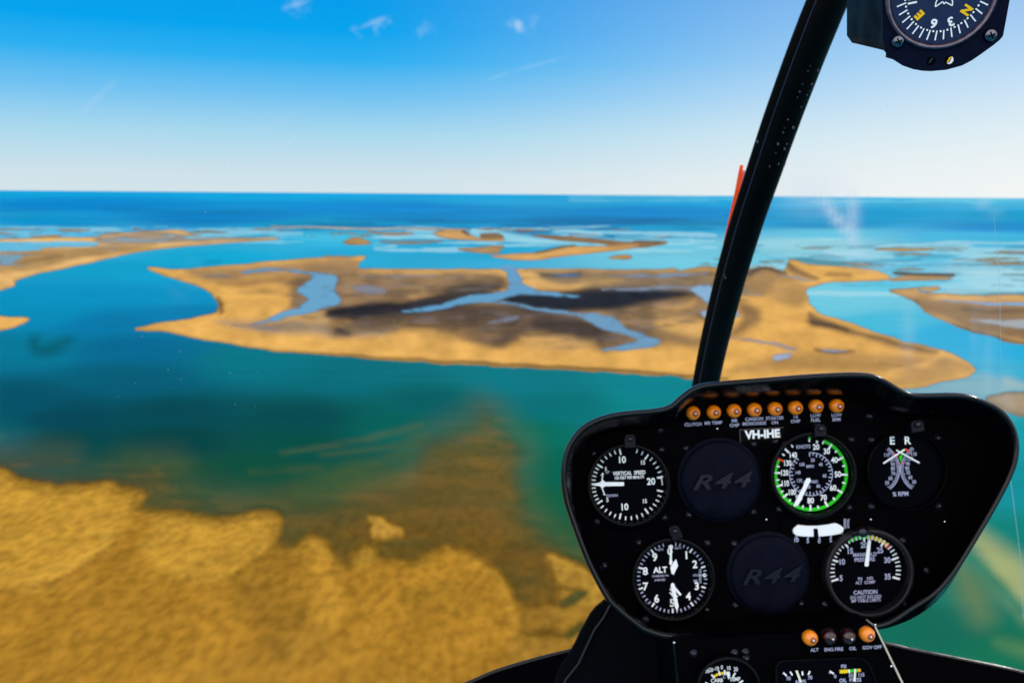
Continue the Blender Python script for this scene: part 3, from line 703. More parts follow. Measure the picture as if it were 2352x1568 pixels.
# silt trails drifting in the channel
for fr, pts, w, bl, c, k in [
    (fE, [(-100, 400), (300, 335), (450, 300), (620, 250)], [3, 9, 10, 3], 12, (88, 94, 50), 0.5),
    (fE, [(100, 410), (300, 385), (560, 345)], [6, 8, 6], 9, (70, 90, 46), 0.6),
    (fE, [(-250, 495), (0, 480), (100, 470)], [5, 9, 5], 14, (62, 84, 42), 0.6),
    (fE, [(0, 600), (250, 510), (450, 440), (600, 350)], [30, 44, 40, 20], 26, (60, 86, 42), 0.7),
    (fE, [(180, 690), (600, 660), (700, 670)], [8, 14, 8], 16, (62, 78, 32), 0.6),
    (fE, [(700, 870), (900, 880), (1050, 890)], [10, 30, 10], 24, (64, 78, 30), 0.7),
    (fG, [(1850, 120), (2050, 350), (2352, 640), (2800, 1100)], [20, 60, 90, 90], 34, (150, 165, 110), 0.85),
    (fG, [(1750, 480), (1880, 700), (1950, 900)], [30, 60, 40], 50, (96, 122, 78), 0.8),
    (fG, [(2352, 1250), (2100, 1180)], [30, 10], 24, (80, 125, 76), 0.7),
    (fG, [(1850, 380), (2100, 620), (2352, 900)], [10, 20, 20], 18, (20, 118, 92), 0.8),
    (fC, [(2080, 1290), (2189, 1330)], [20, 20], 12, (150, 180, 175), 0.6),
]:
    waterc(stroke_mask(fr, pts, w, bl) * np.clip((0.15 if fr is fE else 0.9) + 1.7 * fbm(PX / 45, PY / 9, 77, 4) ** 1.2, 0, 1.2), c, k)

skirt_side = 0.45 + 0.55 * smooth((PX - 330) / 220)
QX0, QY0 = QX.copy(), QY.copy()
QX += (fbm(PX / 14, PY / 22, 51, 3) - 0.5) * 7; QY += (fbm(PX / 16, PY / 16, 57, 3) - 0.5) * 9
dry1 = poly_mask(fL, [(-4000, 300), (-900, 430), (-200, 470), (0, 492), (80, 540), (200, 568), (400, 574), (560, 555), (585, 582), (710, 602), (700, 650), (690, 700), (850, 712), (1000, 732), (1130, 750), (1300, 712), (1400, 722), (1418, 790), (1380, 868), (1400, 890), (1500, 905), (1540, 868), (1595, 832), (1645, 855), (1690, 940), (1760, 985), (1830, 900), (1880, 890), (1930, 950), (2030, 960), (2130, 970), (2230, 900), (2290, 888), (2430, 940), (2530, 1020), (2590, 1090), (2600, 1160), (2665, 1210), (2630, 1330), (2620, 1450), (2560, 1560), (2300, 2400), (2000, 4000), (-4000, 4000)], 22)
DRYP = [(-4000, 300), (-900, 430), (0, 492), (200, 568), (560, 560), (710, 602), (690, 700), (1000, 732), (1300, 712), (1418, 790), (1400, 890), (1595, 850), (1690, 940), (1760, 970), (2030, 930), (2230, 890), (2430, 920), (2560, 1020), (2640, 1160), (2700, 1300), (2620, 1560), (2300, 2400), (2000, 4000), (-4000, 4000)]
skirt = poly_mask(fL, DRYP, 42) * skirt_side
lev_ = 0.43 * skirt; S[:] = np.maximum(S, np.where(skirt > 0.02, lev_, 0))
sandc(skirt, (150, 112, 42), 0.85)
level(dry1, 0.93)
edge_n = fbm(PX / 26, PY / 14, 91, 4)
sandc(dry1, (208, 158, 62), 1.0); sandc(smooth(dry1 * 1.0) * smooth((1 - dry1) * 3), (150, 112, 44), 0.5)
# lower terraces are wetter and browner
t2 = poly_mask(fL, [(-4000, 1150), (0, 1105), (200, 1072), (340, 1032), (450, 962), (560, 892), (640, 770), (690, 700), (760, 760), (700, 880), (800, 1000), (1050, 1062), (1200, 1012), (1310, 940), (1400, 870), (1500, 900), (1620, 900), (1760, 985), (2600, 1100), (2600, 4000), (-4000, 4000)], 10)
sandc(t2 * dry1, (184, 134, 48), 0.9)
t3 = poly_mask(fL, [(1400, 860), (1560, 900), (1500, 1100), (1650, 1260), (1500, 1500), (1250, 1250), (1200, 1060)], 40)
sandc(t3 * dry1, (148, 110, 42), 0.6)
sandc(dry1 * stroke_mask(fL, [(-200, 1110), (0, 1102), (200, 1074), (340, 1034), (450, 966), (560, 896), (600, 830)], [7, 7, 6, 7, 8, 7, 3], 6), (150, 106, 44), 0.8)
sandc(dry1 * stroke_mask(fL, [(1060, 1070), (1200, 1020), (1310, 950), (1390, 880)], [4, 6, 8, 6], 5), (140, 106, 40), 0.8)
sandc(dry1 * stroke_mask(fL, [(60, 1050), (230, 1030), (400, 950), (520, 860), (560, 780)], [6, 14, 14, 14, 6], 10), (224, 172, 74), 0.7)
sandc(dry1 * stroke_mask(fL, [(1180, 1000), (1300, 910), (1390, 830)], [5, 12, 8], 8), (226, 172, 70), 0.8)
sandc(dry1 * stroke_mask(fE, [(70, 850), (100, 1000), (150, 1200), (0, 1400)], [14, 40, 60, 40], 24), (216, 162, 64), 0.6)
sandc(dry1 * stroke_mask(fE, [(760, 900), (950, 980), (1050, 1100), (1090, 1250), (1080, 1350)], [8, 26, 30, 30, 20], 14), (218, 164, 66), 0.6)
sandc(dry1 * stroke_mask(fE, [(560, 1140), (700, 1120), (820, 1100)], [20, 40, 20], 26), (150, 118, 44), 0.5)
for fr, pts, bl, lev, c in [
    (fE, [(345, 725), (400, 722), (450, 760), (515, 790), (500, 815), (380, 825), (360, 790), (375, 760)], 13, 0.9, (196, 150, 66)),
    (fE, [(300, 900), (340, 885), (360, 930), (320, 950)], 9, 0.6, (190, 146, 60)),
    (fE, [(1270, 920), (1400, 965), (1500, 1030), (1620, 1120), (1800, 1300), (1750, 1450), (1500, 1210), (1330, 1120), (1440, 1090), (1330, 1050), (1290, 980)], 22, 0.85, (190, 146, 62)),
    (fE, [(1060, 1500), (1100, 1330), (1140, 1215), (1240, 1188), (1450, 1185), (1600, 1250), (1600, 1600), (1100, 1700)], 22, 0.85, (176, 132, 54)),
]:
    m = poly_mask(fr, pts, bl); level(m, lev); sandc(smooth(m * 1.5), c)
for fr, pts, w, bl, v, c in [
    (fE, [(1340, 1160), (1400, 1130), (1460, 1110)], [14, 24, 10], 9, 0.20, (60, 86, 40)),
    (fE, [(1360, 1330), (1430, 1280)], [16, 24], 12, 0.24, (90, 92, 34)),
    (fE, [(1120, 1320), (1250, 1310), (1330, 1330)], [14, 20, 10], 14, 0.38, (130, 100, 38)),
]:
    m = stroke_mask(fr, pts, w, bl); level(m, v); sandc(m, c, 0.8)

QX[:], QY[:] = QX0, QY0
# fine irregular rise and fall
S += (fbm(GX / 9.0, GY / 9.0, 7, 4) - 0.5) * 0.10 * np.clip((PY - 900) / 200, 0, 1) * np.clip(S * 4, 0, 1)
ALPHA = 1 - smooth((S - 0.02) / 0.44)
ALPHA = np.maximum(ALPHA, np.clip(A_, 0, 1))
wet = smooth((0.62 - S) / 0.15)[..., None]                 # darker damp margin
SC[:] = SC * (1 - 0.30 * wet * (PY > 1000)[..., None])
nvar = fbm(PX / 38.0, np.log(np.maximum(PY - 436, 1.5)) * 16, 71, 5) - 0.5
SC *= (1 + 0.6 * nvar * np.clip((1000 - PY) / 200, 0, 1))[..., None]
WCOL *= np.array([0.85, 0.74, 0.66])
far_ = smooth((535 - PY) / 40)[..., None] * (0.6 + 0.4 * smooth((PX - 1300) / 600))[..., None]
WCOL *= 1 + far_ * np.array([0.0, 0.22, 0.02])
near_ = smooth((PY - 950) / 150)[..., None]
SC *= np.array([0.78, 0.76, 0.76]) * (1 - near_) + np.array([0.65, 0.60, 0.46]) * near_
ZS = (S - 0.5) * 1.6

def sheet(name, Z, colr, extra, m):
    nr_, nc = UU.shape
    # rows behind the camera so that the sheet reaches the horizon there too
    slope = GX[-1] / np.maximum(GY[-1], 1e-3)
    bx = []; by = []
    for d in (400., 4000., 60000., 600000.):
        bx.append(slope * d * 1.0); by.append(np.full(nc, -d))
    X = np.concatenate([GX, np.array(bx)]); Y = np.concatenate([GY, np.array(by)])
    zb = np.full((4, nc), Z[-1].mean() if name == 'water' else -0.8)
    Zz = np.concatenate([Z, zb])
    n = X.size
    co = np.stack([X.ravel(), Y.ravel(), Zz.ravel()], 1).astype(np.float32)
    idx = np.arange(n).reshape(X.shape)
    q = np.stack([idx[:-1, :-1], idx[1:, :-1], idx[1:, 1:], idx[:-1, 1:]], -1).reshape(-1, 4)
    me = bpy.data.meshes.new(name)
    me.vertices.add(n); me.vertices.foreach_set('co', co.ravel())
    nf = len(q); me.loops.add(nf * 4); me.loops.foreach_set('vertex_index', q.ravel().astype(np.int32))
    me.polygons.add(nf); me.polygons.foreach_set('loop_start', np.arange(0, nf * 4, 4, dtype=np.int32))
    me.polygons.foreach_set('loop_total', np.full(nf, 4, dtype=np.int32))
    me.update(calc_edges=True); me.validate()
    me.polygons.foreach_set('use_smooth', [True] * len(me.polygons))
    c4 = np.ones((n, 4), np.float32)
    c4[:colr[..., 0].size, :3] = colr.reshape(-1, 3)
    c4[colr[..., 0].size:, :3] = np.tile(colr[-1], (4, 1)).reshape(-1, 3)
    at = me.attributes.new('painted_colour', 'FLOAT_COLOR', 'POINT'); at.data.foreach_set('color', c4.ravel())
    if extra is not None:
        e = np.concatenate([extra.ravel(), np.ones(n - extra.size)]).astype(np.float32)
        a2 = me.attributes.new('cover', 'FLOAT', 'POINT'); a2.data.foreach_set('value', e)
    me.materials.append(m)
    o = bpy.data.objects.new(name, me); col.objects.link(o)
    if name != 'water': pass
    return tag(o, kind='structure')

def sand_material():
    m = bpy.data.materials.new('wet_sand'); m.use_nodes = True; t = m.node_tree; b = t.nodes['Principled BSDF']
    at = N(t, 'ShaderNodeAttribute', attribute_name='painted_colour')
    geo = N(t, 'ShaderNodeNewGeometry')
    # ripple mottling: large soft clots, and small stretched flecks
    mp = N(t, 'ShaderNodeMapping'); mp.inputs['Rotation'].default_value = (0, 0, R(24)); mp.inputs['Scale'].default_value = (0.05, 0.03, 0.1)
    n1 = N(t, 'ShaderNodeTexNoise'); setin(n1, Scale=1.0, Detail=5.0, Roughness=0.62, Distortion=0.5)
    mp2 = N(t, 'ShaderNodeMapping'); mp2.inputs['Rotation'].default_value = (0, 0, R(-16)); mp2.inputs['Scale'].default_value = (0.24, 0.12, 0.1)
    n2 = N(t, 'ShaderNodeTexNoise'); setin(n2, Scale=1.0, Detail=2.0, Roughness=0.5, Distortion=0.1)
    for a, bb in ((mp, n1), (mp2, n2)):
        t.links.new(geo.outputs['Position'], a.inputs[0]); t.links.new(a.outputs[0], bb.inputs[0])
    r1 = N(t, 'ShaderNodeMapRange'); setin(r1, From_Min=0.3, From_Max=0.7, To_Min=0.78, To_Max=1.18)
    r2 = N(t, 'ShaderNodeMapRange'); setin(r2, From_Min=0.32, From_Max=0.62, To_Min=0.74, To_Max=1.09)
    t.links.new(n1.outputs[0], r1.inputs['Value']); t.links.new(n2.outputs[0], r2.inputs['Value'])
    mu = N(t, 'ShaderNodeMath', operation='MULTIPLY'); t.links.new(r1.outputs[0], mu.inputs[0]); t.links.new(r2.outputs[0], mu.inputs[1])
    cvr = N(t, 'ShaderNodeAttribute', attribute_name='cover')           # ripples are coarse only on the near shoals
    mm = N(t, 'ShaderNodeMix', data_type='FLOAT'); mm.inputs[2].default_value = 1.0
    t.links.new(cvr.outputs['Fac'], mm.inputs[0]); t.links.new(mu.outputs[0], mm.inputs[3])
    sc = N(t, 'ShaderNodeVectorMath', operation='SCALE')
    t.links.new(at.outputs['Color'], sc.inputs[0]); t.links.new(mm.outputs[0], sc.inputs['Scale'])
    t.links.new(sc.outputs[0], b.inputs['Base Color'])
    b.inputs['Roughness'].default_value = 0.75; b.inputs['Specular IOR Level'].default_value = 0.0
    bp = N(t, 'ShaderNodeBump'); setin(bp, Strength=0.03, Distance=0.25)
    t.links.new(n2.outputs[0], bp.inputs['Height']); t.links.new(bp.outputs[0], b.inputs['Normal'])
    return m

def water_material():
    m = bpy.data.materials.new('sea_water'); m.use_nodes = True; t = m.node_tree; t.nodes.clear()
    at = N(t, 'ShaderNodeAttribute', attribute_name='painted_colour')
    cv = N(t, 'ShaderNodeAttribute', attribute_name='cover')
    geo = N(t, 'ShaderNodeNewGeometry')
    mp = N(t, 'ShaderNodeMapping'); mp.inputs['Scale'].default_value = (0.012, 0.05, 0.1); mp.inputs['Rotation'].default_value = (0, 0, R(-10))
    n1 = N(t, 'ShaderNodeTexNoise'); setin(n1, Scale=1.0, Detail=6.0, Roughness=0.6)
    t.links.new(geo.outputs['Position'], mp.inputs[0]); t.links.new(mp.outputs[0], n1.inputs[0])
    r1 = N(t, 'ShaderNodeMapRange'); setin(r1, From_Min=0.3, From_Max=0.7, To_Min=0.93, To_Max=1.07)
    t.links.new(n1.outputs[0], r1.inputs['Value'])
    sc = N(t, 'ShaderNodeVectorMath', operation='SCALE')
    t.links.new(at.outputs['Color'], sc.inputs[0]); t.links.new(r1.outputs[0], sc.inputs['Scale'])
    df = N(t, 'ShaderNodeBsdfDiffuse'); t.links.new(sc.outputs[0], df.inputs[0])
    gl = N(t, 'ShaderNodeBsdfGlossy'); gl.inputs['Roughness'].default_value = 0.35; gl.inputs[0].default_value = (0.75, 0.9, 1, 1)
    mp2 = N(t, 'ShaderNodeMapping'); mp2.inputs['Scale'].default_value = (0.3, 0.3, 0.1)
    n2 = N(t, 'ShaderNodeTexNoise'); setin(n2, Scale=1.0, Detail=3.0)
    t.links.new(geo.outputs['Position'], mp2.inputs[0]); t.links.new(mp2.outputs[0], n2.inputs[0])
    bp = N(t, 'ShaderNodeBump'); setin(bp, Strength=0.25, Distance=0.3)
    t.links.new(n2.outputs[0], bp.inputs['Height']); t.links.new(bp.outputs[0], gl.inputs['Normal'])
    mx = N(t, 'ShaderNodeMixShader'); mx.inputs[0].default_value = 0.02
    t.links.new(df.outputs[0], mx.inputs[1]); t.links.new(gl.outputs[0], mx.inputs[2])
    tr = N(t, 'ShaderNodeBsdfTransparent')
    m2 = N(t, 'ShaderNodeMixShader'); t.links.new(cv.outputs['Fac'], m2.inputs[0])
    t.links.new(tr.outputs[0], m2.inputs[1]); t.links.new(mx.outputs[0], m2.inputs[2])
    out = N(t, 'ShaderNodeOutputMaterial'); t.links.new(m2.outputs[0], out.inputs[0])
    return m

sheet('sand_flats', ZS, SC, 0.12 + 0.88 * smooth((PY - 850) / 250), sand_material())
sheet('water', np.zeros(UU.shape), WCOL, ALPHA, water_material())

# ------------------------------------------------------------------ cockpit: the instrument panel
PS = 0.93 / FPX                           # metres per picture unit on the panel face
TILT = R(2.6)
PF = Frame(K(1790, 1452, 0.93), CAMR @ rotz(TILT))
panel = empty('instrument_panel', PF, 'black pod shaped instrument panel with round dials below a row of amber lamps', 'instrument panel')

OUT = [(1289, 1101), (1292, 1060), (1300, 1030), (1318, 999), (1344, 974), (1385, 955), (1434, 945), (1508, 938), (1539, 930), (1557, 915), (1581, 896), (1610, 882), (1654, 876), (1740, 869), (1837, 861), (1902, 857), (1960, 855),
       (1999, 857), (2025, 864), (2047, 876), (2072, 891), (2096, 901), (2133, 903), (2193, 902), (2230, 906), (2266, 918), (2303, 938), (2328, 966), (2342, 1000), (2344, 1040), (2336, 1077), (2315, 1124), (2281, 1186), (2218, 1290), (2186, 1335), (2150, 1372),
       (2096, 1407), (2060, 1431), (2018, 1446), (1900, 1458), (1700, 1468), (1547, 1470), (1483, 1454), (1459, 1439), (1410, 1399), (1386, 1370), (1345, 1290), (1307, 1189), (1294, 1145)]
INN = [(1318, 1098), (1323, 1055), (1333, 1030), (1352, 1010), (1382, 994), (1420, 984), (1455, 980), (1500, 977), (1532, 970), (1549, 956), (1562, 937), (1578, 922), (1604, 915), (1680, 910), (1760, 907), (1850, 904), (1930, 904),
       (1970, 907), (1987, 917), (2001, 932), (2022, 945), (2050, 951), (2090, 953), (2135, 953), (2180, 957), (2222, 966), (2256, 984), (2275, 1008), (2284, 1035), (2283, 1065), (2272, 1098), (2255, 1140), (2230, 1205), (2192, 1285), (2165, 1331), (2133, 1370),
       (2088, 1403), (2040, 1424), (1995, 1434), (1890, 1438), (1700, 1448), (1570, 1449), (1515, 1438), (1485, 1424), (1440, 1388), (1412, 1352), (1372, 1280), (1336, 1185), (1322, 1140)]
HR = 0.045
NR = 49
def loc(fr, pts, h): return np.array([fr.px(u, v, h) for u, v in pts])
def anchored(px, pts, h, anchors, n=40):
    C = catmull(list(loc(PF, pts, h)), 5); ids = [5 * pts.index(a) for a in anchors]; out = []
    for a, b_ in zip(ids, ids[1:] + [ids[0] + len(C)]):
        seg = np.array([C[k % len(C)] for k in range(a, b_ + 1)]); d = np.r_[0, np.cumsum(np.linalg.norm(np.diff(seg, axis=0), axis=1))]
        s = np.linspace(0, d[-1], n, endpoint=False); out += [np.array([np.interp(x, d, seg[:, k]) for k in range(3)]) for x in s]
    return np.array(out)
o_c = anchored(0, OUT, HR, [(1289, 1101), (1581, 896), (1999, 857), (2344, 1040), (2150, 1372), (1483, 1454)])
i_c = anchored(0, INN, 0.0, [(1318, 1098), (1578, 922), (1970, 907), (2284, 1035), (2133, 1370), (1485, 1424)])
def inset(P, d):
    n = len(P); q = []
    for i in range(n):
        t = P[(i + 1) % n] - P[i - 1]; t = t / np.linalg.norm(t)
        nrm = np.array([t[1], -t[0], 0])          # outline runs clockwise: inside is to the right
        q.append(P[i] + nrm * d)
    return np.array(q)
def atz(P, z): Q = P.copy(); Q[:, 2] = z; return Q
cen = o_c.mean(0)
shrunk = cen + (i_c - cen) * 0.93
sh = MB()
sh.loft([atz(shrunk, -0.10), atz(inset(i_c, -0.001), -0.03), atz(inset(i_c, -0.0022), 0.004), atz(inset(o_c, 0.0004), HR - 0.010), atz(o_c, HR - 0.005), atz(inset(o_c, 0.0006), HR - 0.0015), atz(inset(o_c, 0.0022), HR),
         atz(inset(o_c, 0.0045), HR - 0.0007), atz(inset(o_c, 0.0058), HR - 0.003), 0.5 * atz(inset(o_c, 0.0062), HR - 0.010) + 0.5 * atz(i_c, HR - 0.018) , atz(i_c, 0.017), atz(i_c, 0.0005)])
sh.add(list(atz(shrunk, -0.10)), [list(range(len(shrunk)))])
shroud = sh.build('shroud', SHROUD, panel)
fp = MB(); fp.slab([tuple(p) for p in i_c * np.array([1, 1, 0]) ][::1], -0.004, 0.0)
fp.build('face_plate', PAINT, panel)

def ang_pt(c, a, r):
    """picture point at clock angle a (degrees, from straight up) and radius r round c"""
    return (c[0] + r * math.sin(R(a)), c[1] - r * math.cos(R(a)))

class Gauge:
    def __init__(self, fr, parent, name, c, rin, rout, depth=0.012, label=None, dial_z=0.002, ring_mat=BEZEL, dial_r=None):
        self.fr = fr; self.c = c; self.dz = dial_z
        ctr = fr.px(c[0], c[1], dial_z); self.ctr = ctr
        s = np.linalg.norm(fr.px(c[0] + 1, c[1], dial_z) - ctr); self.s = s
        ri, ro = rin * s, rout * s
        mb = MB()
        mb.lathe([(ro, 0), (ro, depth - 0.002), (ro - 0.0008, depth - 0.0005), (ro - 0.002, depth), (ri + 0.0012, depth), (ri + 0.0004, depth - 0.0008), (ri, depth - 0.002), (ri, dial_z)], n=72, cap=False)
        self.body = mb.build(name, ring_mat, parent, (ctr[0], ctr[1], 0))
        if label: self.body['label'] = label
        d = MB(); d.lathe([((dial_r * s if dial_r else ri), 0), (0.0001, 0.0)], n=64, z0=dial_z, smooth=False)
        self.dial = d.build('dial_face', DIAL, self.body)
        self.mb = MB(); self.nb = MB(); self.z = dial_z + 0.0004
    def P(self, u, v, z=None):
        z = self.z if z is None else z
        p = self.fr.px(u, v, z); return (p[0] - self.ctr[0], p[1] - self.ctr[1], z)
    def quad(self, pts, mi=0, z=None, mb=None):
        (mb or self.mb).poly([self.P(u, v, z) for u, v in pts], mi)
    def tick(self, a, r0, r1, w, mi=0, c=None, z=None, mb=None):
        c = c or self.c; a_ = R(a); du, dv = math.cos(a_) * w / 2, math.sin(a_) * w / 2
        p0 = ang_pt(c, a, r0); p1 = ang_pt(c, a, r1)
        self.quad([(p0[0] - du, p0[1] - dv), (p1[0] - du, p1[1] - dv), (p1[0] + du, p1[1] + dv), (p0[0] + du, p0[1] + dv)], mi, z, mb)
    def line(self, p0, p1, w, mi=0, z=None, mb=None, w2=None):
        d = np.array(p1, float) - np.array(p0, float); d /= np.linalg.norm(d); n = np.array([-d[1], d[0]])
        w2 = w if w2 is None else w2
        self.quad([tuple(np.array(p0) + n * w / 2), tuple(np.array(p1) + n * w2 / 2), tuple(np.array(p1) - n * w2 / 2), tuple(np.array(p0) - n * w / 2)], mi, z, mb)
    def arc(self, a0, a1, r0, r1, mi=0, c=None, n=40, z=None):
        c = c or self.c
        for i in range(n):
            b0 = a0 + (a1 - a0) * i / n; b1 = a0 + (a1 - a0) * (i + 1) / n
            self.quad([ang_pt(c, b0, r0), ang_pt(c, b0, r1), ang_pt(c, b1, r1), ang_pt(c, b1, r0)], mi, z)
    def text(self, s, u, v, h, mi=0, rot=TILT * 0, xs=0.9, bold=0.02, z=None):
        z = self.z if z is None else z
        p = self.P(u, v, z)
        add_text(self.mb, s, p[0], p[1], z, h * self.s, rot, mi, bold=bold, xs=xs)
    def needle(self, outline, z=None, mi=0, thick=0.0006):
        z = self.z + 0.0012 if z is None else z
        self.nb.slab([self.P(u, v, z + thick)[:2] for u, v in outline], z, z + thick, mi)
    def hand(self, outline, z=None, thick=0.0006, kind='needle'):
        z = self.z + 0.0012 if z is None else z
        b = MB(); b.slab([self.P(u, v, z + thick)[:2] for u, v in outline], z, z + thick, 0); b.build(kind, [WHITE], self.body)
    def done(self):
        self.mb.build('markings', [WHITE, SOFTW, GREEN, YELLOW, RED, AMBERP], self.body)
        if self.nb.v: self.nb.build('needle', [WHITE, DIAL], self.body)

# vertical speed
g = Gauge(PF, panel, 'gauge', (1441.6, 1111), 86, 96, label='vertical speed gauge with white needle pointing left')
q = lambda x, y: (1263.3 + x * .2442, 832.6 + y * .2442)
sc_ = [(0, 0), (5, 33), (10, 77), (15, 125), (20, 168)]
for i in range(21):
    a = np.interp(i, [s[0] for s in sc_], [s[1] for s in sc_])
    for sg in (1, -1):
        if i == 0 and sg < 0: continue
        if sg == 1 and i in (11, 12): continue          # hidden by the post light
        big = i % 5 == 0
        g.tick(270 + sg * a, (69 if big else 74), 83, 3.6 if big else 2.6)
g.line(q(1010, 1085), q(1052, 1085), 2.0); g.line(q(1050, 1080), q(1056, 1150), 2.2)
for s, x, y, h in [('10', 675, 915, 15), ('10', 698, 1358, 15), ('20', 950, 1118, 15), ('15', 872, 940, 9), ('15', 890, 1302, 9), ('5', 525, 1000, 8), ('5', 540, 1290, 9)]:
    g.text(s, *q(x, y), h)
g.text('VERTICAL  SPEED', *q(745, 1038), 8.5, 0, xs=0.80)
g.text('100 FEET PER MINUTE', *q(745, 1080), 6.5, 0, xs=0.76)
g.text('UP', *q(542, 1030), 5.5, 1); g.text('DOWN', *q(583, 1250), 6, 1)
g.line(q(488, 1105), q(500, 1040), 2.2); g.line(q(485, 1165), q(515, 1245), 2.6)
g.line(q(478, 1060), q(500, 1035), 1.5); g.line(q(500, 1235), q(525, 1240), 1.5)
g.needle([q(695, 1122), q(695, 1158), q(520, 1160), q(490, 1180), q(470, 1160), q(400, 1152), q(400, 1140), q(470, 1125), q(495, 1100), q(520, 1122)])
g.done()

# airspeed
g = Gauge(PF, panel, 'gauge', (1862.8, 1088.2), 89, 100, label='airspeed gauge with green arc and needle pointing down left')
q = lambda x, y: (1774.3 + x * .1172, 999.1 + y * .1172)
def H(ang_px): return ang_px
g.arc(21, 295, 77.5, 85, 2, n=90); g.arc(356, 359.5, 79, 86, 2, n=2)
for a in (10.5, 35, 62.5, 91, 121, 153, 181, 207, 230, 250, 272, 295, 314):
    g.tick(a, 70 if a != 10.5 else 72, 84 if a > 11 else 78, 4.4, 4 if a == 295 else 0, z=g.z + 0.0003)
for a in (21, 48, 76, 105, 137, 168, 194, 219, 239, 260, 283, 305, 326, 357):
    g.tick(a, 74, 81, 3.6, 0, z=g.z + 0.0003)
for s, x, y in [('20', 855, 235), ('30', 1062, 320), ('40', 1215, 490), ('50', 1282, 770), ('60', 1188, 1035), ('70', 1000, 1225), ('80', 748, 1285), ('90', 520, 1230), ('100', 380, 1120), ('110', 245, 950), ('120', 232, 740), ('130', 290, 550), ('140', 400, 395)]:
    g.text(s, *q(x, y), 12.5, 0, xs=0.85 if len(s) < 3 else 0.7, bold=0.025)
g.arc(-4, 318, 48.6, 50.2, 1, n=90)
for k in range(32):
    a = -4 + k * 322 / 31
    g.tick(a, 43 if k % 2 else 40.5, 49, 2.4, 1)
for s, x, y in [('20', 790, 490), ('40', 945, 575), ('60', 1020, 795), ('80', 900, 1000), ('100', 690, 1015), ('120', 525, 890), ('140', 495, 735), ('160', 575, 575)]:
    g.text(s, *q(x, y), 7.6, 1, xs=0.8)
g.text('KNOTS', *q(603, 228), 8.2, 1, xs=0.85); g.text('MPH', *q(735, 612), 6.6, 1); g.text('AIR SPEED', *q(745, 915), 6.0, 1, xs=0.9)
g.needle([q(672, 842), q(730, 838), q(752, 880), q(500, 1385), q(432, 1385), q(408, 1370), q(600, 1010), q(640, 900)])
g.done()

# engine and rotor tachometer
g = Gauge(PF, panel, 'gauge', (2078, 1079), 87, 92, label='twin engine and rotor tachometer with crossed white needles', depth=0.009)
q = lambda x, y: (1975.2 + x * .13183, 976.1 + y * .13183)
la = [(500, 395), (560, 450), (610, 510), (650, 575), (680, 650), (694, 730), (694, 800), (682, 870), (655, 950), (610, 1030), (530, 1112)]
ra = [(905, 385), (850, 440), (800, 505), (755, 580), (722, 660), (706, 730), (708, 800), (722, 870), (752, 945), (805, 1030), (895, 1105)]
for path, sg in ((la, -1), (ra, 1)):
    C = catmull([q(*p) for p in path], 8, closed=False); C = np.array(C)
    for i in range(len(C) - 1):
        g.line(C[i], C[i + 1], 1.6, 1)
    d = np.r_[0, np.cumsum(np.linalg.norm(np.diff(C, axis=0), axis=1))]
    for k in range(46):
        s = d[-1] * k / 45; p = np.array([np.interp(s, d, C[:, 0]), np.interp(s, d, C[:, 1])])
        p2 = np.array([np.interp(s + .5, d, C[:, 0]), np.interp(s + .5, d, C[:, 1])]); p1 = np.array([np.interp(s - .5, d, C[:, 0]), np.interp(s - .5, d, C[:, 1])])
        t = p2 - p1; t /= np.linalg.norm(t) + 1e-9; n = np.array([t[1], -t[0]]);
        if n[0] * sg < 0: n = -n
        g.line(p, p + n * (10 if k % 8 == 5 else 7), 1.05, 1, z=g.z + 0.0002)
for s, x, y in [('110', 465, 518), ('100', 530, 605), ('90', 572, 682), ('80', 575, 758), ('70', 578, 840), ('60', 532, 925), ('50', 472, 1005),
                ('110', 935, 505), ('100', 875, 590), ('90', 832, 672), ('80', 825, 752), ('70', 838, 832), ('60', 878, 910), ('50', 942, 990)]:
    g.text(s, *q(x, y), 8.2, 1, xs=0.8)
g.text('E', *q(560, 275), 17, 0, xs=1.0, bold=0.03); g.text('R', *q(825, 272), 17, 0, xs=1.0, bold=0.03)
g.text('% RPM', *q(708, 1200), 10, 1, xs=0.9)
g.quad([q(708, 640), q(680, 540), q(745, 500), q(785, 455), q(750, 520)], 2, g.z + 0.0003)
g.line(q(600, 495), q(660, 545), 5, 4, g.z + 0.0004); g.line(q(785, 410), q(860, 460), 4.5, 4, g.z + 0.0004); g.line(q(700, 662), q(765, 668), 1.8, 4, g.z + 0.0004)
g.hand([q(400, 655), q(415, 676), q(790, 432), q(775, 412)]); g.hand([q(640, 425), q(632, 444), q(1030, 668), q(1045, 645)], z=g.z + 0.002)
g.done()

# altimeter
g = Gauge(PF, panel, 'gauge', (1543.8, 1325.9), 86, 97, label='altimeter with one long hand pointing down and numbers 0 to 9')
q = lambda x, y: (1435.5 + x * .12453, 1228.8 + y * .12453)
for k in range(50):
    a = 1.5 + k * 7.2 - 2.5
    if k == 49 : continue
    big = k % 5 == 0
    if k == 0: continue
    g.tick(a, 70.5 if big else 73.5, 81, 4.0 if big else 3.0, 0 if big else 1)
for s, x, y in [('0', 830, 300), ('1', 1133, 370), ('2', 1290, 540), ('3', 1325, 940), ('4', 1170, 1130), ('5', 870, 1250), ('6', 585, 1172), ('7', 375, 948), ('8', 375, 665), ('9', 550, 408)]:
    g.text(s, *q(x, y), 17, 0, xs=0.95, bold=0.03)
g.text('ALT', *q(652, 640), 13, 0, xs=0.95, bold=0.03)
g.text('CALIBRATED TO', *q(650, 748), 4.4, 1, xs=0.8); g.text('20 000 FEET', *q(645, 822), 4.4, 1, xs=0.8)
g.text('1000 FT', *q(975, 238), 4.6, 1, xs=0.8); g.text('100 FT', *q(650, 268), 4.6, 1, xs=0.8)
for k in range(9): g.line(q(1365, 630 + k * 30), q(1410, 630 + k * 30), 1.9, 1)
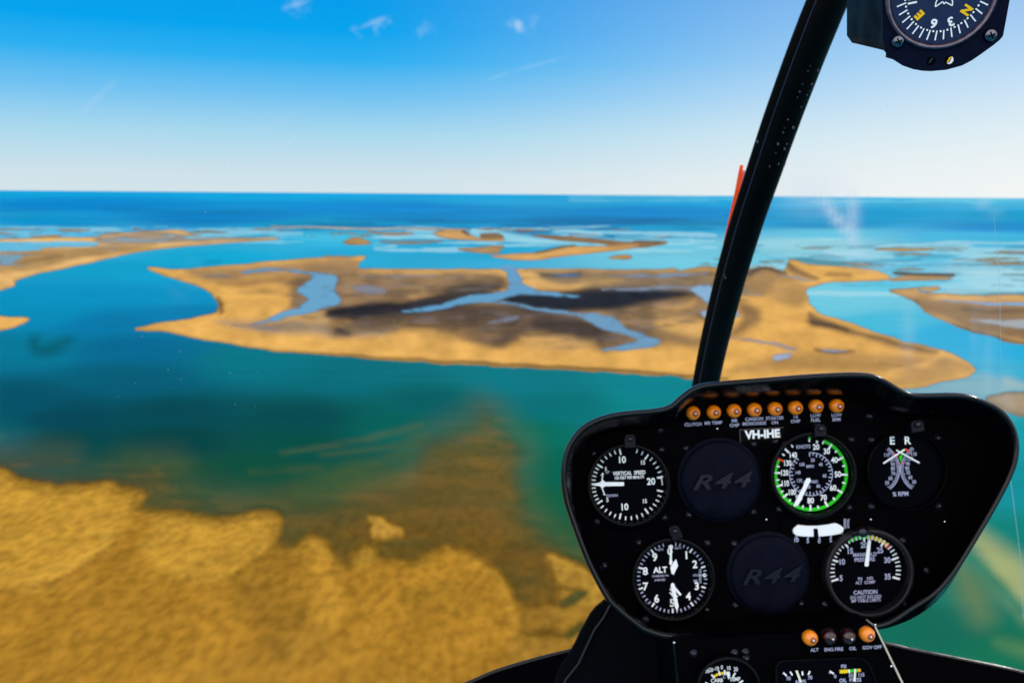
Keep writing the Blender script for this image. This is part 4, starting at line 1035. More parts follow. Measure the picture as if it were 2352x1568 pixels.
g.text('1013', *q(1305, 735), 5.5, 1, xs=0.9); g.line(q(1365, 735), q(1425, 735), 2.5, 1); g.text('MB', *q(1300, 840), 5.2, 1, xs=0.9)
g.quad([q(1425, 735), q(1450, 700), q(1490, 700), q(1505, 735), q(1490, 772), q(1450, 768)], 0)
g.hand([q(800, 195), q(845, 170), q(890, 195), q(868, 262), q(864, 440), q(876, 500), q(850, 560), q(818, 520), q(828, 430), q(832, 262)], z=g.z + 0.001)
g.hand([q(945, 438), q(978, 560), q(900, 722), q(856, 700), q(838, 590), q(900, 490)], z=g.z + 0.0022)
g.hand([q(850, 895), q(880, 875), q(912, 895), q(990, 1310), q(965, 1398), q(925, 1330), q(846, 940)], z=g.z + 0.003)
g.hand([q(912, 930), q(1040, 1080), q(1028, 1108), q(995, 1095), q(925, 1010)], z=g.z + 0.001); g.hand([q(815, 1050), q(840, 1050), q(985, 1120), q(960, 1135), q(890, 1150)], z=g.z + 0.0016)
g.hand([q(820, 990), q(845, 975), q(900, 1040), q(880, 1060)], z=g.z + 0.0016)
g.done()

# manifold pressure
GREYR = mat('bezel_worn_grey', (0.006, 0.005, 0.0065), 0.38, 0.25, var=0.3)
g = Gauge(PF, panel, 'gauge', (1989, 1311), 90, 102, label='manifold pressure gauge with green and yellow arc and grey rim', depth=0.014, ring_mat=GREYR)
c = (1987.3, 1308.3); q = lambda x, y: (1745.6 + x * .16111, 1171.4 + y * .16111)
A = lambda n: 251.6 + (n - 5) * 7.1
g.arc(A(16.2), A(21.4), 72, 80, 2, c=c, n=20); g.arc(A(21.4), A(25.9), 72, 80, 3, c=c, n=20); g.arc(A(25.9), A(26.7), 70, 80, 4, c=c, n=4)
for n in range(5, 36):
    big = n % 5 == 0; g.tick(A(n), 65 if big else 70.5, 82, 4.6 if big else 3.0, 0, c=c, z=g.z + 0.0003)
for s, x, y in [('5', 1158, 970), ('10', 1165, 738), ('15', 1282, 582), ('20', 1480, 498), ('25', 1712, 572), ('30', 1815, 712), ('35', 1820, 948)]:
    g.text(s, *q(x, y), 12.5, 1, xs=0.85, bold=0.03)
g.text('MANIFOLD', *q(1495, 632), 8.5, 1, xs=0.9); g.text('PRESSURE', *q(1492, 702), 8.5, 1, xs=0.9)
g.text('IN    HG', *q(1505, 972), 6.8, 1, xs=1.0); g.text('ALT  COMP', *q(1502, 1028), 6.8, 1, xs=0.9)
g.text('CAUTION', *q(1505, 1168), 9, 1, xs=0.95, bold=0.03); g.text('DO NOT EXCEED', *q(1510, 1235), 7, 1, xs=0.9); g.text('MP TABLE LIMITS', *q(1512, 1285), 7, 1, xs=0.9)
g.needle([q(1492, 790), q(1520, 800), q(1548, 790), q(1582, 440), q(1560, 398), q(1538, 440)])
g.done()

# slip indicator under the airspeed dial
sl = MB(); cs = PF.px(1882, 1222, 0)
Lp = lambda x, y, h=0.0: tuple(PF.px(1745.6 + x * .16111, 1171.4 + y * .16111, h) - np.array([cs[0], cs[1], 0]))
tubeo = [(470, 300), (480, 262), (545, 208), (680, 222), (820, 222), (960, 206), (1080, 182), (1150, 215), (1200, 258), (1192, 312), (1150, 338), (1050, 358), (900, 374), (770, 380), (620, 376), (530, 366), (485, 338)]
plate = [(300, 60), (520, 120), (1000, 110), (1290, 100), (1300, 300), (1230, 470), (850, 490), (450, 480), (290, 400)]
sl.slab([Lp(*p)[:2] for p in plate], 0.0, 0.003)
slip = sl.build('slip_indicator', PAINT, panel, (cs[0], cs[1], 0)); slip['label'] = 'white tube slip indicator with black ball in the middle'
tb = MB(); tb.slab([Lp(*p, 0.006)[:2] for p in tubeo], 0.003, 0.006, 0); tb.build('tube', WHITE, slip, bevel=0.001)
tl = MB(); rim_ = [Lp(*p, 0.0072) for p in [(530, 250), (545, 212), (820, 238), (1080, 190), (1150, 224), (1085, 206), (820, 256)]]

bl = MB(); bc = Lp(797, 315, 0.0066); bl.slab([Lp(768, 262, 0.0068)[:2], Lp(822, 262, 0.0068)[:2], Lp(836, 380, 0.0068)[:2], Lp(772, 382, 0.0068)[:2]], 0.0045, 0.0068, 0)
bl.build('ball', DIAL, slip)
mk = MB()
for s, x, y in [('10', 515, 425), ('5', 682, 437), ('0', 845, 440), ('5', 1010, 426), ('10', 1172, 398)]:
    p = Lp(x, y, 0.0034); add_text(mk, s, p[0], p[1], 0.0034, 9.5 * PS, 0, 0, bold=0.03, xs=0.9)
    p2 = Lp(x + 3, y - 45, 0.0034); mk.poly([(p2[0] - .0008, p2[1] - .0016, .0034), (p2[0] + .0008, p2[1] - .0016, .0034), (p2[0] + .0008, p2[1] + .0016, .0034), (p2[0] - .0008, p2[1] + .0016, .0034)])
p = Lp(1212, 190, 0.0034); add_text(mk, 'DEGREES', p[0], p[1], 0.0034, 5 * PS, R(86), 0, xs=0.8, bold=0.03)
p = Lp(1258, 185, 0.0034); add_text(mk, 'SLIP ROLL', p[0], p[1], 0.0034, 5 * PS, R(86), 0, xs=0.7, bold=0.03)
mk.build('markings', SOFTW, slip)

LETTER = mat('cover_lettering', (0.0022, 0.003, 0.013), 0.32, 0.2)
# two blanking covers with raised lettering
for (u, v, r, lab) in [(1655, 1103, 90, 'upper blanking cover, under the registration placard'), (1768, 1319, 89, 'lower blanking cover beside the altimeter')]:
    c0 = PF.px(u, v, 0.008); b = MB(); rr = r * PS * 0.99
    b.lathe([(rr + 0.0035, 0), (rr + 0.0035, 0.003), (rr + 0.0015, 0.0034), (rr, 0.0036), (rr, 0.0065), (rr - 0.0006, 0.0085), (rr - 0.003, 0.0098), (rr - 0.012, 0.0104), (0.0001, 0.0108)], n=72)
    cov = b.build('blanking_cover', COVER, panel, (c0[0], c0[1], 0)); cov['label'] = lab
    t = MB()
    for k, ch in enumerate('R44'):
        add_text(t, ch, (-0.0212 + k * 0.0195), -0.001 + k * 0.0005, 0.0103, 33 * PS, R(0), 0, shear=0.38, extrude=0.0024, xs=1.5, bold=0.02)
    t.build('raised_lettering', LETTER, cov)

# amber warning lamps along the top
LXY = [(1593.5, 948.6), (1641.3, 946.6), (1688.2, 943.7), (1735.1, 941.3), (1782.7, 939.3), (1829.8, 937), (1877.3, 933.5), (1924.7, 932.3)]
LT = ['CLUTCH', 'MR TEMP', 'MR\nCHIP', 'CARBON\nMONOXIDE', 'STARTER\nON', 'TR\nCHIP', 'LOW\nFUEL', 'LOW\nRPM']
def lens_mesh(name, mts, r):
    b = MB(); prof = [(r * 1.12, 0), (r * 1.12, 0.0015), (r, 0.002)]
    b.lathe([(r * 1.14, 0), (r * 1.14, 0.0016), (r * 1.02, 0.0022)], n=32, mi=1, cap=False)
    b.lathe([(r, 0.0018), (r, 0.005)] + [(r * math.cos(t), 0.005 + r * 0.85 * math.sin(t)) for t in np.linspace(0.1, 1.45, 10)] + [(0.0001, 0.005 + r * 0.85)], n=32, mi=0)
    o = b.build(name, mts, None); me = o.data; bpy.data.objects.remove(o); return me
amber_me = lens_mesh('warning_lamp', [AMBER, BEZEL], 16.2 * PS); red_me = lens_mesh('warning_lamp', [REDLENS, BEZEL], 15.5 * PS)
def core_mesh(r):
    b = MB(); b.lathe([(r * 0.42, 0.0), (r * 0.36, 0.0008), (r * 0.16, 0.0011), (0.0001, 0.0011)], n=24, mi=0)
    b.lathe([(r * 0.13, 0.0009), (r * 0.11, 0.0016), (0.0001, 0.0018)], n=12, mi=1)  # white dot painted in as the glint on the lens
    o = b.build('bulb_tip_glint', [AMBERL, WHITE], None); me = o.data; bpy.data.objects.remove(o); return me
core_me = core_mesh(16.2 * PS); _al = AMBERL; AMBERL = REDLENS; core_red = core_mesh(16.2 * PS); AMBERL = _al
def lamp(me, fr, parent, u, v, h, r, group, label, core=True, z=0.0):
    p = fr.px(u, v, h + z); o = bpy.data.objects.new('warning_lamp', me); col.objects.link(o); o.parent = parent
    o.location = (p[0], p[1], z); o['group'] = group; o['label'] = label
    if core:
        c_ = bpy.data.objects.new('bulb_tip_glint', core_me if me is amber_me else core_red); col.objects.link(c_); c_.parent = o; c_.location = (r * 0.14, -r * 0.05, 0.005 + r * 0.82)
    return o
for (u, v), t in zip(LXY, LT):
    lamp(amber_me, PF, panel, u, v, 0.008, 16.2 * PS, 'amber warning lamps along the top of the panel', 'amber lamp marked ' + t.replace('\n', ' '))
lb = MB()
for (u, v), t, cx_, ty in zip(LXY, LT, [1592, 1638.5, 1687, 1732.5, 1779.5, 1827, 1873.5, 1921.5], [974.5, 971, 966, 962, 960, 957, 954, 953]):
    ls = t.split('\n')
    for k, s in enumerate(ls):
        p = PF.px(cx_, ty + (10.5 * k if len(ls) > 1 else 0), 0.0008)
        add_text(lb, s, p[0], p[1], 0.0008, 7.2 * PS, 0, 0, bold=0.02, xs=0.98)
lb.build('lamp_lettering', SOFTW, panel)

# registration placard
pc = PF.px(1749, 998, 0); b = MB()
b.slab([(-0.0222, -0.0062), (0.0222, -0.0062), (0.0222, 0.0062), (-0.0222, 0.0062)], 0.0, 0.0012)
plc = b.build('placard', mat('placard_black', (0.001, 0.001, 0.0015), 0.6, 0.05), panel, (pc[0], pc[1], 0)); plc.rotation_euler = (0, 0, R(0.6))
b = MB()
for x0, x1, y0, y1 in [(-0.0225, 0.0225, 0.0060, 0.0066), (-0.0225, -0.0219, -0.0064, 0.0060)]:
    b.slab([(x0, y0), (x1, y0), (x1, y1), (x0, y1)], 0.0012, 0.0016)
b.build('placard_edge', mat('placard_edge_brown', (0.09, 0.07, 0.07), 0.5, 0.3), plc)
b = MB(); add_text(b, 'VH-IHE', 0.0008, 0.0004, 0.0015, 18 * PS, 0, 0, bold=0.045, xs=0.98); b.build('registration_lettering', WHITE, plc)

# screws, post lights and knobs
def screw_mesh(r, m_):
    b = MB(); b.lathe([(r * 1.5, 0), (r * 1.5, 0.0006), (r, 0.0008), (r * 0.95, 0.0020), (r * 0.6, 0.0027), (0.0001, 0.0029)], n=20)
    b.add([(-r * .7, -r * .12, .0031), (r * .7, -r * .12, .0031), (r * .7, r * .12, .0031), (-r * .7, r * .12, .0031)], [[0, 1, 2, 3]], 1)
    o = b.build('screw', [m_, DIAL], None); me = o.data; bpy.data.objects.remove(o); return me
scr_me = screw_mesh(6 * PS, METAL)
SCR = [(1516, 988), (1519, 1033), (1576, 1030), (1364, 1042), (1372, 1192), (1526, 1189), (1732, 1020), (1782, 1014), (1731, 1176), (1583, 1183),
       (1956, 1010), (2003, 1011), (1792, 1170), (1951, 1166), (2156, 1006), (2158, 1163), (2003, 1164), (1468, 1247), (1625, 1248), (1688, 1250), (1846, 1238), (1691, 1391), (1623, 1400), (1484, 1385), (1840, 1387), (1897, 1389), (2078, 1388), (2075, 1243), (1904, 1238), (1388, 1300), (1999, 956), (2130, 1312), (1560, 1434), (1938, 1425), (1700, 1440), (1800, 1432)]
for i, (u, v) in enumerate(SCR):
    p = PF.px(u, v, 0.001); o = bpy.data.objects.new('screw', scr_me); col.objects.link(o); o.parent = panel; o.location = (p[0], p[1], 0); o.rotation_euler = (0, 0, i * 1.7)
    o['group'] = 'screws in the panel face'
b = MB(); b.lathe([(3.0 * PS, 0), (3.0 * PS, 0.0012), (1.6 * PS, 0.0020), (0.0001, 0.0021)], n=16); pim = b.build('small_pin', CHROME, None); pme = pim.data; bpy.data.objects.remove(pim)
for (u, v) in [(1648, 984.5), (1760.8, 1193), (2001, 1193), (2171, 1198)]:
    p = PF.px(u, v, 0.002); o = bpy.data.objects.new('small_pin', pme); col.objects.link(o); o.parent = panel; o.location = (p[0], p[1], 0); o['group'] = 'bright pins in the panel face'
POSTM = mat('post_light_black', (0.0025, 0.0025, 0.006), 0.35, 0.15, var=0.2)
for (u, v, w, h, a) in [(1446, 1012, 26, 32, 0), (1882, 988, 28, 28, 0), (2104, 978, 30, 28, 6), (1550, 1222, 26, 34, 20), (1977, 1222, 46, 12, 0)]:
    p = PF.px(u, v, 0.012); w *= PS / 2; h *= PS / 2; b = MB()
    b.slab([(-w, -h), (w, -h), (w, h * .5), (w * .6, h), (-w * .6, h), (-w, h * .5)], 0.0, 0.016)
    o = b.build('post_light', POSTM, panel, (p[0], p[1], 0), bevel=0.0012); o.rotation_euler = (0, 0, R(a)); o['group'] = 'post lights over the dials'
    b = MB(); b.lathe([(w * .45, 0.0), (w * .45, 0.002), (w * .3, 0.0028), (0.0001, 0.003)], n=16, cy=h * .3, z0=0.016); b.build('post_cap', METAL, o)
for (u, v, r, lab) in [(1481, 1421, 11, 'altimeter setting knob'), (1370, 1197, 9, 'adjusting screw by the vertical speed gauge')]:
    p = PF.px(u, v, 0.008); r *= PS; b = MB()
    b.lathe([(r, 0), (r, 0.004), (r * .9, 0.005), (r * .9, 0.012), (r * .7, 0.0135), (0.0001, 0.0138)], n=24)
    o = b.build('knob', POSTM, panel, (p[0], p[1], 0)); o['label'] = lab
# raised mounting flange behind the left-hand dials
b = MB()
for (u, v, r) in [(1441.6, 1111, 100), (1544, 1326, 101)]:
    p = PF.px(u, v, 0); 
    b.lathe([(r * PS + .004, 0), (r * PS + .004, .0012), (r * PS + .003, .0016), (r * PS - .002, .0016)], n=60, cx=p[0], cy=p[1], cap=False)
b.build('mounting_flange', PAINT, panel)

# ------------------------------------------------------------------ lower console
CF = Frame(K(1800, 1800, 0.872), CAMR @ rotz(TILT))
cons = empty('lower_console', CF, 'narrow black lower console with bare metal edge, hanging below the dial panel', 'console')
cq = lambda pts, h=0.0: [tuple(CF.px(u, v, h)) for u, v in pts]
body = [(1548, 1470), (1700, 1462), (1850, 1452), (2009, 1438), (2072, 1568), (2190, 1830), (1575, 1830), (1557, 1568)]
b = MB(); b.slab([p[:2] for p in cq(body)], -0.13, 0.0); b.build('console_box', PAINT, cons, bevel=0.0015)
b = MB(); b.slab([p[:2] for p in cq([(2008, 1437), (2011.5, 1437), (2075, 1567), (2196, 1830), (2191, 1830), (2071, 1568)], 0.001)], -0.02, 0.0012); b.build('edge_strip', TRIM, cons)
b = MB(); b.tube([CF.px(1547, 1472, 0.0), CF.px(1552, 1520, 0.0), CF.px(1557, 1568, 0.0), CF.px(1575, 1800, 0.0)], 0.0012); b.build('corner_bead', SHROUD, cons)
CS = 0.872 / FPX
rl = 16.5 * CS
LC = [(1863.5, 1467, amber_me, 'amber lamp marked ALT'), (1908, 1464, red_me, 'dark red lamp marked ENG FIRE'), (1951.5, 1464, red_me, 'dark red lamp marked OIL'), (1995, 1458.5, amber_me, 'amber lamp marked GOV OFF')]
for u, v, me_, l in LC:
    lamp(me_, CF, cons, u, v, 0.008, rl, 'lamps along the top of the lower console', l, core=True)
b = MB()
for s, u, v in [('ALT', 1871, 1492), ('ENG FIRE', 1915, 1490.5), ('OIL', 1958.5, 1488.5), ('GOV OFF', 2003, 1486)]:
    p = CF.px(u, v, 0.0008); add_text(b, s, p[0], p[1], 0.0008, 7.6 * CS, 0, 0, bold=0.02, xs=0.98)
b.build('lamp_lettering', SOFTW, cons)
for i, (u, v) in enumerate([(1594, 1501), (1688, 1500), (1713, 1498), (1714, 1513), (2047, 1529), (1548.5, 1475), (2010, 1434)]):
    p = CF.px(u, v, 0.001); o = bpy.data.objects.new('screw', scr_me if i < 4 else pme); col.objects.link(o); o.parent = cons; o.location = (p[0], p[1], 0); o['group'] = 'screws in the lower console'
# carburettor temperature dial
g = Gauge(CF, cons, 'gauge', (1669, 1573), 66, 74, label='round carburettor temperature gauge with yellow arc')
q = lambda x, y: (1515.9 + x * .2442, 1366.6 + y * .2442)
yc = q(608, 900)
g.arc(-36, 6, 39, 44.5, 3, c=yc, n=16)
for a in (-66, -38, -16, 0, 30, 60): g.tick(a, 38, 49, 3.6, 0, c=yc, z=g.z + 0.0003)
g.quad([q(615, 715), q(655, 715), q(660, 750), q(645, 790), q(630, 750)], 0)
for s, x, y in [('-30', 438, 712), ('-20', 474, 700), ('-10', 530, 688), ('0', 582, 676), ('10', 645, 684), ('20', 713, 694)]: g.text(s, *q(x, y), 9, 0, xs=0.75)
g.text('CARB', *q(535, 800), 8.5, 0); g.text('TEMP', *q(705, 788), 8.5, 0, xs=0.85); g.text('C', *q(605, 765), 7, 1); g.text('AIR', *q(620, 850), 8, 0)
g.done()
# rectangular four-in-one cluster
p0 = CF.px(1900, 1600, 0); b = MB(); cl_ = lambda x, y, h=0.0: tuple(CF.px(1515.9 + x * .2442, 1366.6 + y * .2442, h) - np.array([p0[0], p0[1], 0]))
oo = [(1085, 900), (1085, 670), (1110, 625), (1160, 608), (1500, 596), (1840, 582), (1920, 592), (1975, 640), (2010, 720), (2080, 900), (2120, 1500), (1085, 1500)]
ii = [(1105, 900), (1105, 680), (1125, 640), (1165, 624), (1500, 611), (1835, 597), (1905, 606), (1955, 650), (1990, 725), (2058, 900), (2095, 1480), (1105, 1480)]
O_ = [np.array(cl_(*p, 0.004)) for p in oo]; I_ = [np.array(cl_(*p, 0.004)) for p in ii]
b.loft([[np.array([p[0], p[1], 0.0]) for p in O_], O_, I_, [np.array([p[0], p[1], 0.001]) for p in I_]], smooth=False)
clu = b.build('gauge_cluster', BEZEL, cons, (p0[0], p0[1], 0)); clu['label'] = 'rectangular gauge cluster with ammeter and oil pressure dials'
b = MB(); b.poly([(p[0], p[1], 0.0012) for p in I_]); b.build('dial_face', DIAL, clu)
b = MB()
def cline(x0, y0, x1, y1, w, mi=0, z=0.0016):
    a = np.array(cl_(x0, y0, z)); c_ = np.array(cl_(x1, y1, z)); d = (c_ - a) / np.linalg.norm(c_ - a); n = np.array([-d[1], d[0], 0]) * w * CS / 2
    b.poly([tuple(a + n), tuple(c_ + n), tuple(c_ - n), tuple(a - n)], mi)
def ctext(s, x, y, h, mi=1, xs=0.9):
    p = cl_(x, y, 0.0016); add_text(b, s, p[0], p[1], 0.0016, h * CS, 0, mi, bold=0.025, xs=xs)
for x0, y0, x1, y1 in [(1160, 725, 1190, 755), (1225, 715, 1245, 750), (1338, 712, 1342, 750), (1410, 710, 1395, 745)]: cline(x0, y0, x1, y1, 3.6, 0)
cline(1595, 710, 1635, 735, 3.6, 0); cline(1595, 712, 1600, 735, 3, 1)
cline(1690, 716, 1778, 710, 8, 3, 0.0014); cline(1778, 710, 1860, 704, 7, 2, 0.0014); cline(1860, 704, 1888, 702, 7, 5, 0.0014); cline(1778, 695, 1782, 728, 3.4, 0, 0.0018)
ctext('70', 1208, 782, 8); ctext('70', 1412, 773, 8); ctext('AMPS', 1322, 812, 8); ctext('PSI', 1728, 668, 8); ctext('55', 1795, 752, 8); ctext('115', 1892, 747, 8); ctext('0', 1648, 762, 8); ctext('OIL  PRESS', 1790, 797, 8.5)
b.build('markings', [WHITE, SOFTW, GREEN, YELLOW, RED, AMBERP], clu)
b = MB(); NC = mat('needle_cream', (0.8, 0.8, 0.62), 0.5, 0.2); cline(1284, 705, 1325, 815, 5, 0, 0.003); b.build('needle', NC, clu)
b = MB(); cline(1836, 690, 1830, 808, 5, 0, 0.003); b.build('needle', NC, clu)

# ------------------------------------------------------------------ windshield frame, panes and nose
BOWP = [(2110, -420, 0.66), (2014, -240, 0.75), (1941, -90, 0.828), (1902, 0, 0.875), (1881, 50, 0.90), (1849, 131, 0.94), (1822.5, 201, 0.973), (1791, 287, 1.015), (1749, 410, 1.07), (1709, 530, 1.13), (1673, 655, 1.20), (1642, 780, 1.28), (1622, 875, 1.34), (1600, 1000, 1.40), (1570, 1200, 1.43), (1550, 1420, 1.42), (1535, 1650, 1.36), (1530, 1900, 1.27)]
BWID = [118, 112, 106, 102, 100, 97, 94, 90.5, 85, 79, 73, 67, 62.5, 60, 60, 60, 60, 62]
bp_ = [K(*p) for p in BOWP]
bow_c = catmull(bp_, 6, closed=False)
bow_w = np.interp(np.linspace(0, len(BOWP) - 1, len(bow_c)), range(len(BOWP)), [w * p[2] / FPX / 2 for w, p in zip(BWID, BOWP)])
BF = Frame(K(1176, 1700, 1.30), np.eye(3)); WF = BF
wsh = empty('windshield', WF, 'clear curved windshield with dust specks and a curved black centre post', 'windshield')
prof = [(-1.0, -0.6), (-1.0, 0.05), (-0.93, 0.22), (-0.55, 0.34), (-0.47, 0.36), (-0.44, 0.46), (-0.38, 0.52), (0.0, 0.60), (0.45, 0.55), (0.80, 0.40), (0.96, 0.18), (1.0, -0.1), (1.0, -0.6)]
rings = []
bow_side = []; bow_face = []
for i, p in enumerate(bow_c):
    t = bow_c[min(i + 1, len(bow_c) - 1)] - bow_c[max(i - 1, 0)]; t = t / np.linalg.norm(t)
    toc = C0 - p; toc = toc / np.linalg.norm(toc)
    side = np.cross(t, toc); side = side / np.linalg.norm(side)
    if side @ RT < 0: side = -side
    zf = np.cross(side, t); zf = zf / np.linalg.norm(zf)
    if zf @ toc < 0: zf = -zf
    w = bow_w[i] * (t @ t) * abs(side @ RT) 
    bow_side.append(side); bow_face.append(zf)
    rings.append([p + side * a * w + zf * c_ * 0.02 - BF.o for a, c_ in prof])
b = MB(); b.loft(rings, 0, True, False, True, True); bb = b.build('centre_post', BOW, wsh)
for p_ in bb.data.polygons: p_.use_smooth = True
rnd = random.Random(4)
b = MB(); b.tube([p + bow_side[i] * (-0.46 * bow_w[i]) + bow_face[i] * 0.0086 - BF.o for i, p in enumerate(bow_c)], 0.0007, 6); b.build('ridge_highlight', mat('ridge_highlight_grey', (0.035, 0.035, 0.075), 0.35, 0.5), bb)  # paler bead added to give the highlight line along the ridge
b = MB(); b.lathe([(0.001, -0.0006), (0.0008, 0.0004), (0.0001, 0.0007)], n=8, cap=False); o = b.build('paint_chip', mat('paint_chip_grey', (0.10, 0.09, 0.12), 0.6, 0.3), None); chip_me = o.data; bpy.data.objects.remove(o)
CH = [(1023, 518), (1005, 558), (962, 660), (940, 715), (922, 762), (848, 938), (820, 1005), (810, 1040), (770, 1130), (775, 1287), (705, 1305), (1082, 550), (1035, 662), (1015, 710), (997, 745), (952, 840), (890, 1000), (840, 1130), (822, 1168), (608, 1112)]
CH = [(1561.8 + x * .2929, y * .2929) for x, y in CH] + [(1664, 632), (1666, 638), (1782, 351)]
bcn = np.array(bow_c)
for (u, v) in CH:
    vv = [CV - ((p - C0) @ UP) / ((p - C0) @ F) * FPX for p in bcn]; i = int(np.argmin(np.abs(np.array(vv) - v)))
    base = bcn[i] + bow_face[i] * 0.016; d_ = (base - C0) @ F - 0.010
    p = K(u, v, d_) - BF.o; r = rnd.uniform(0.5, 1.1)
    o = bpy.data.objects.new('paint_chip', chip_me); col.objects.link(o); o.parent = bb; o.location = p; o['group'] = 'paint chips on the post'
    o.rotation_euler = cam.matrix_world.to_euler(); o.scale = (r, r * rnd.uniform(0.8, 2.0), r)

def wool(name, c):
    m = mat(name, c, 0.8, 0.05); t = m.node_tree; b_ = t.nodes['Principled BSDF']
    tn = t.nodes.new('ShaderNodeBsdfTranslucent'); tn.inputs[0].default_value = (*c, 1); mm = t.nodes.new('ShaderNodeMixShader'); mm.inputs[0].default_value = 0.6
    t.links.new(b_.outputs[0], mm.inputs[1]); t.links.new(tn.outputs[0], mm.inputs[2]); t.links.new(mm.outputs[0], t.nodes['Material Output'].inputs[0]); return m
# panes: a thin acrylic shell running off both sides of the post
gm_ = bpy.data.materials.new('windshield_acrylic'); gm_.use_nodes = True; t_ = gm_.node_tree; t_.nodes.clear()
tr = N(t_, 'ShaderNodeBsdfTransparent'); tr.inputs[0].default_value = (0.995, 0.998, 1, 1)
df = N(t_, 'ShaderNodeBsdfDiffuse'); df.inputs[0].default_value = (0.85, 0.87, 0.9, 1)
tl_ = N(t_, 'ShaderNodeBsdfTranslucent'); tl_.inputs[0].default_value = (0.85, 0.87, 0.9, 1)
ad = N(t_, 'ShaderNodeMixShader'); ad.inputs[0].default_value = 0.6; t_.links.new(df.outputs[0], ad.inputs[1]); t_.links.new(tl_.outputs[0], ad.inputs[2])
at = N(t_, 'ShaderNodeAttribute', attribute_name='glare_smear')
tcn = N(t_, 'ShaderNodeTexCoord')
vo = N(t_, 'ShaderNodeTexVoronoi'); setin(vo, Scale=48.0)
t_.links.new(tcn.outputs['Object'], vo.inputs['Vector'])
vr = N(t_, 'ShaderNodeMapRange'); setin(vr, From_Min=0.035, From_Max=0.055, To_Min=0.28, To_Max=0.0)
t_.links.new(vo.outputs['Distance'], vr.inputs['Value'])
vm = N(t_, 'ShaderNodeMath', operation='MULTIPLY')
vn = N(t_, 'ShaderNodeTexNoise'); setin(vn, Scale=5.0, Detail=2.0); t_.links.new(tcn.outputs['Object'], vn.inputs[0])
vnr = N(t_, 'ShaderNodeMapRange'); setin(vnr, From_Min=0.5, From_Max=0.62, To_Min=0.0, To_Max=1.0); t_.links.new(vn.outputs[0], vnr.inputs['Value'])
t_.links.new(vr.outputs[0], vm.inputs[0]); t_.links.new(vnr.outputs[0], vm.inputs[1])
sn = N(t_, 'ShaderNodeTexNoise'); setin(sn, Scale=30.0, Detail=5.0, Roughness=0.65); t_.links.new(tcn.outputs['Object'], sn.inputs[0])
snr = N(t_, 'ShaderNodeMapRange'); setin(snr, From_Min=0.3, From_Max=0.7, To_Min=0.75, To_Max=1.1); t_.links.new(sn.outputs[0], snr.inputs['Value'])
sm = N(t_, 'ShaderNodeMath', operation='MULTIPLY'); t_.links.new(at.outputs['Fac'], sm.inputs[0]); t_.links.new(snr.outputs[0], sm.inputs[1])
mxm = N(t_, 'ShaderNodeMath', operation='MAXIMUM'); t_.links.new(sm.outputs[0], mxm.inputs[0]); t_.links.new(vm.outputs[0], mxm.inputs[1])
ms = N(t_, 'ShaderNodeMixShader'); t_.links.new(mxm.outputs[0], ms.inputs[0]); t_.links.new(tr.outputs[0], ms.inputs[1]); t_.links.new(ad.outputs[0], ms.inputs[2])
gl = N(t_, 'ShaderNodeBsdfGlossy'); gl.inputs['Roughness'].default_value = 0.03
ms2 = N(t_, 'ShaderNodeMixShader'); ms2.inputs[0].default_value = 0.002; t_.links.new(ms.outputs[0], ms2.inputs[1]); t_.links.new(gl.outputs[0], ms2.inputs[2])
ou = N(t_, 'ShaderNodeOutputMaterial'); t_.links.new(ms2.outputs[0], ou.inputs[0])

XW = np.array([1.0, 0, 0]); YW = np.array([0, 1.0, 0])
def pane(a_list, label):
    P = []; SM = []
    for i, p in enumerate(bow_c):
        base = p - bow_face[i] * 0.006
        row = []
        for a in a_list:
            w_ = base + XW * a - YW * (0.42 * a * a)
            row.append(w_)
        P.append(row)
    P = np.array(P); flat = P.reshape(-1, 3); rel = flat - C0
    dd = rel @ F; uu = CU + (rel @ RT) / dd * FPX; vvv = CV - (rel @ UP) / dd * FPX
    def gs(u, v, su, sv, rot=0):
        x = uu - u; y = vvv - v; c_, s_ = math.cos(rot), math.sin(rot); xr = x * c_ + y * s_; yr = -x * s_ + y * c_
        return np.exp(-(xr / su) ** 2 - (yr / sv) ** 2)
    SMv = 0.16 * gs(1850, 430, 90, 55) + 0.55 * gs(1925, 505, 62, 13, R(52)) + 0.42 * gs(1958, 490, 16, 46) + 0.20 * gs(1880, 440, 75, 50) + 0.22 * gs(1985, 600, 60, 12, R(10)) + 0.16 * gs(1965, 545, 16, 30) \
        + 0.13 * gs(2085, 760, 16, 75) + 0.10 * gs(2270, 830, 14, 110) + 0.10 * gs(2310, 900, 22, 60) + 0.10 * gs(2240, 760, 10, 60) \
        + 0.06 * gs(2200, 700, 160, 260) + 0.30 * gs(2262, 470, 34, 9, R(30)) + 0.05 * gs(430, 640, 14, 60, R(30)) + 0.03 * gs(1300, 600, 700, 200)
    me = bpy.data.meshes.new('pane'); nr2, nc2 = P.shape[:2]
    idx = np.arange(nr2 * nc2).reshape(nr2, nc2)
    fs = np.stack([idx[:-1, :-1], idx[1:, :-1], idx[1:, 1:], idx[:-1, 1:]], -1).reshape(-1, 4)
    me.from_pydata([tuple(float(c_) for c_ in (x - WF.o)) for x in flat], [], fs.tolist())
    me.materials.append(gm_); me.polygons.foreach_set('use_smooth', [True] * len(me.polygons))
    at2 = me.attributes.new('glare_smear', 'FLOAT', 'POINT'); at2.data.foreach_set('value', SMv.astype(np.float32)); me.update()  # glare and reflections on the glass, painted as a whitish film
    o = bpy.data.objects.new('pane', me); col.objects.link(o); o.parent = wsh; o['label'] = label
    return o
pane(np.linspace(-1.15, -0.005, 90), 'clear left pane')
pane(np.linspace(0.005, 0.62, 110), 'right pane with painted glare')
b = MB()
pts = [K(u, v, d) - WF.o for u, v, d in [(2283, 500, 1.10), (2294, 620, 1.14), (2298, 760, 1.17), (2302, 900, 1.2)]]
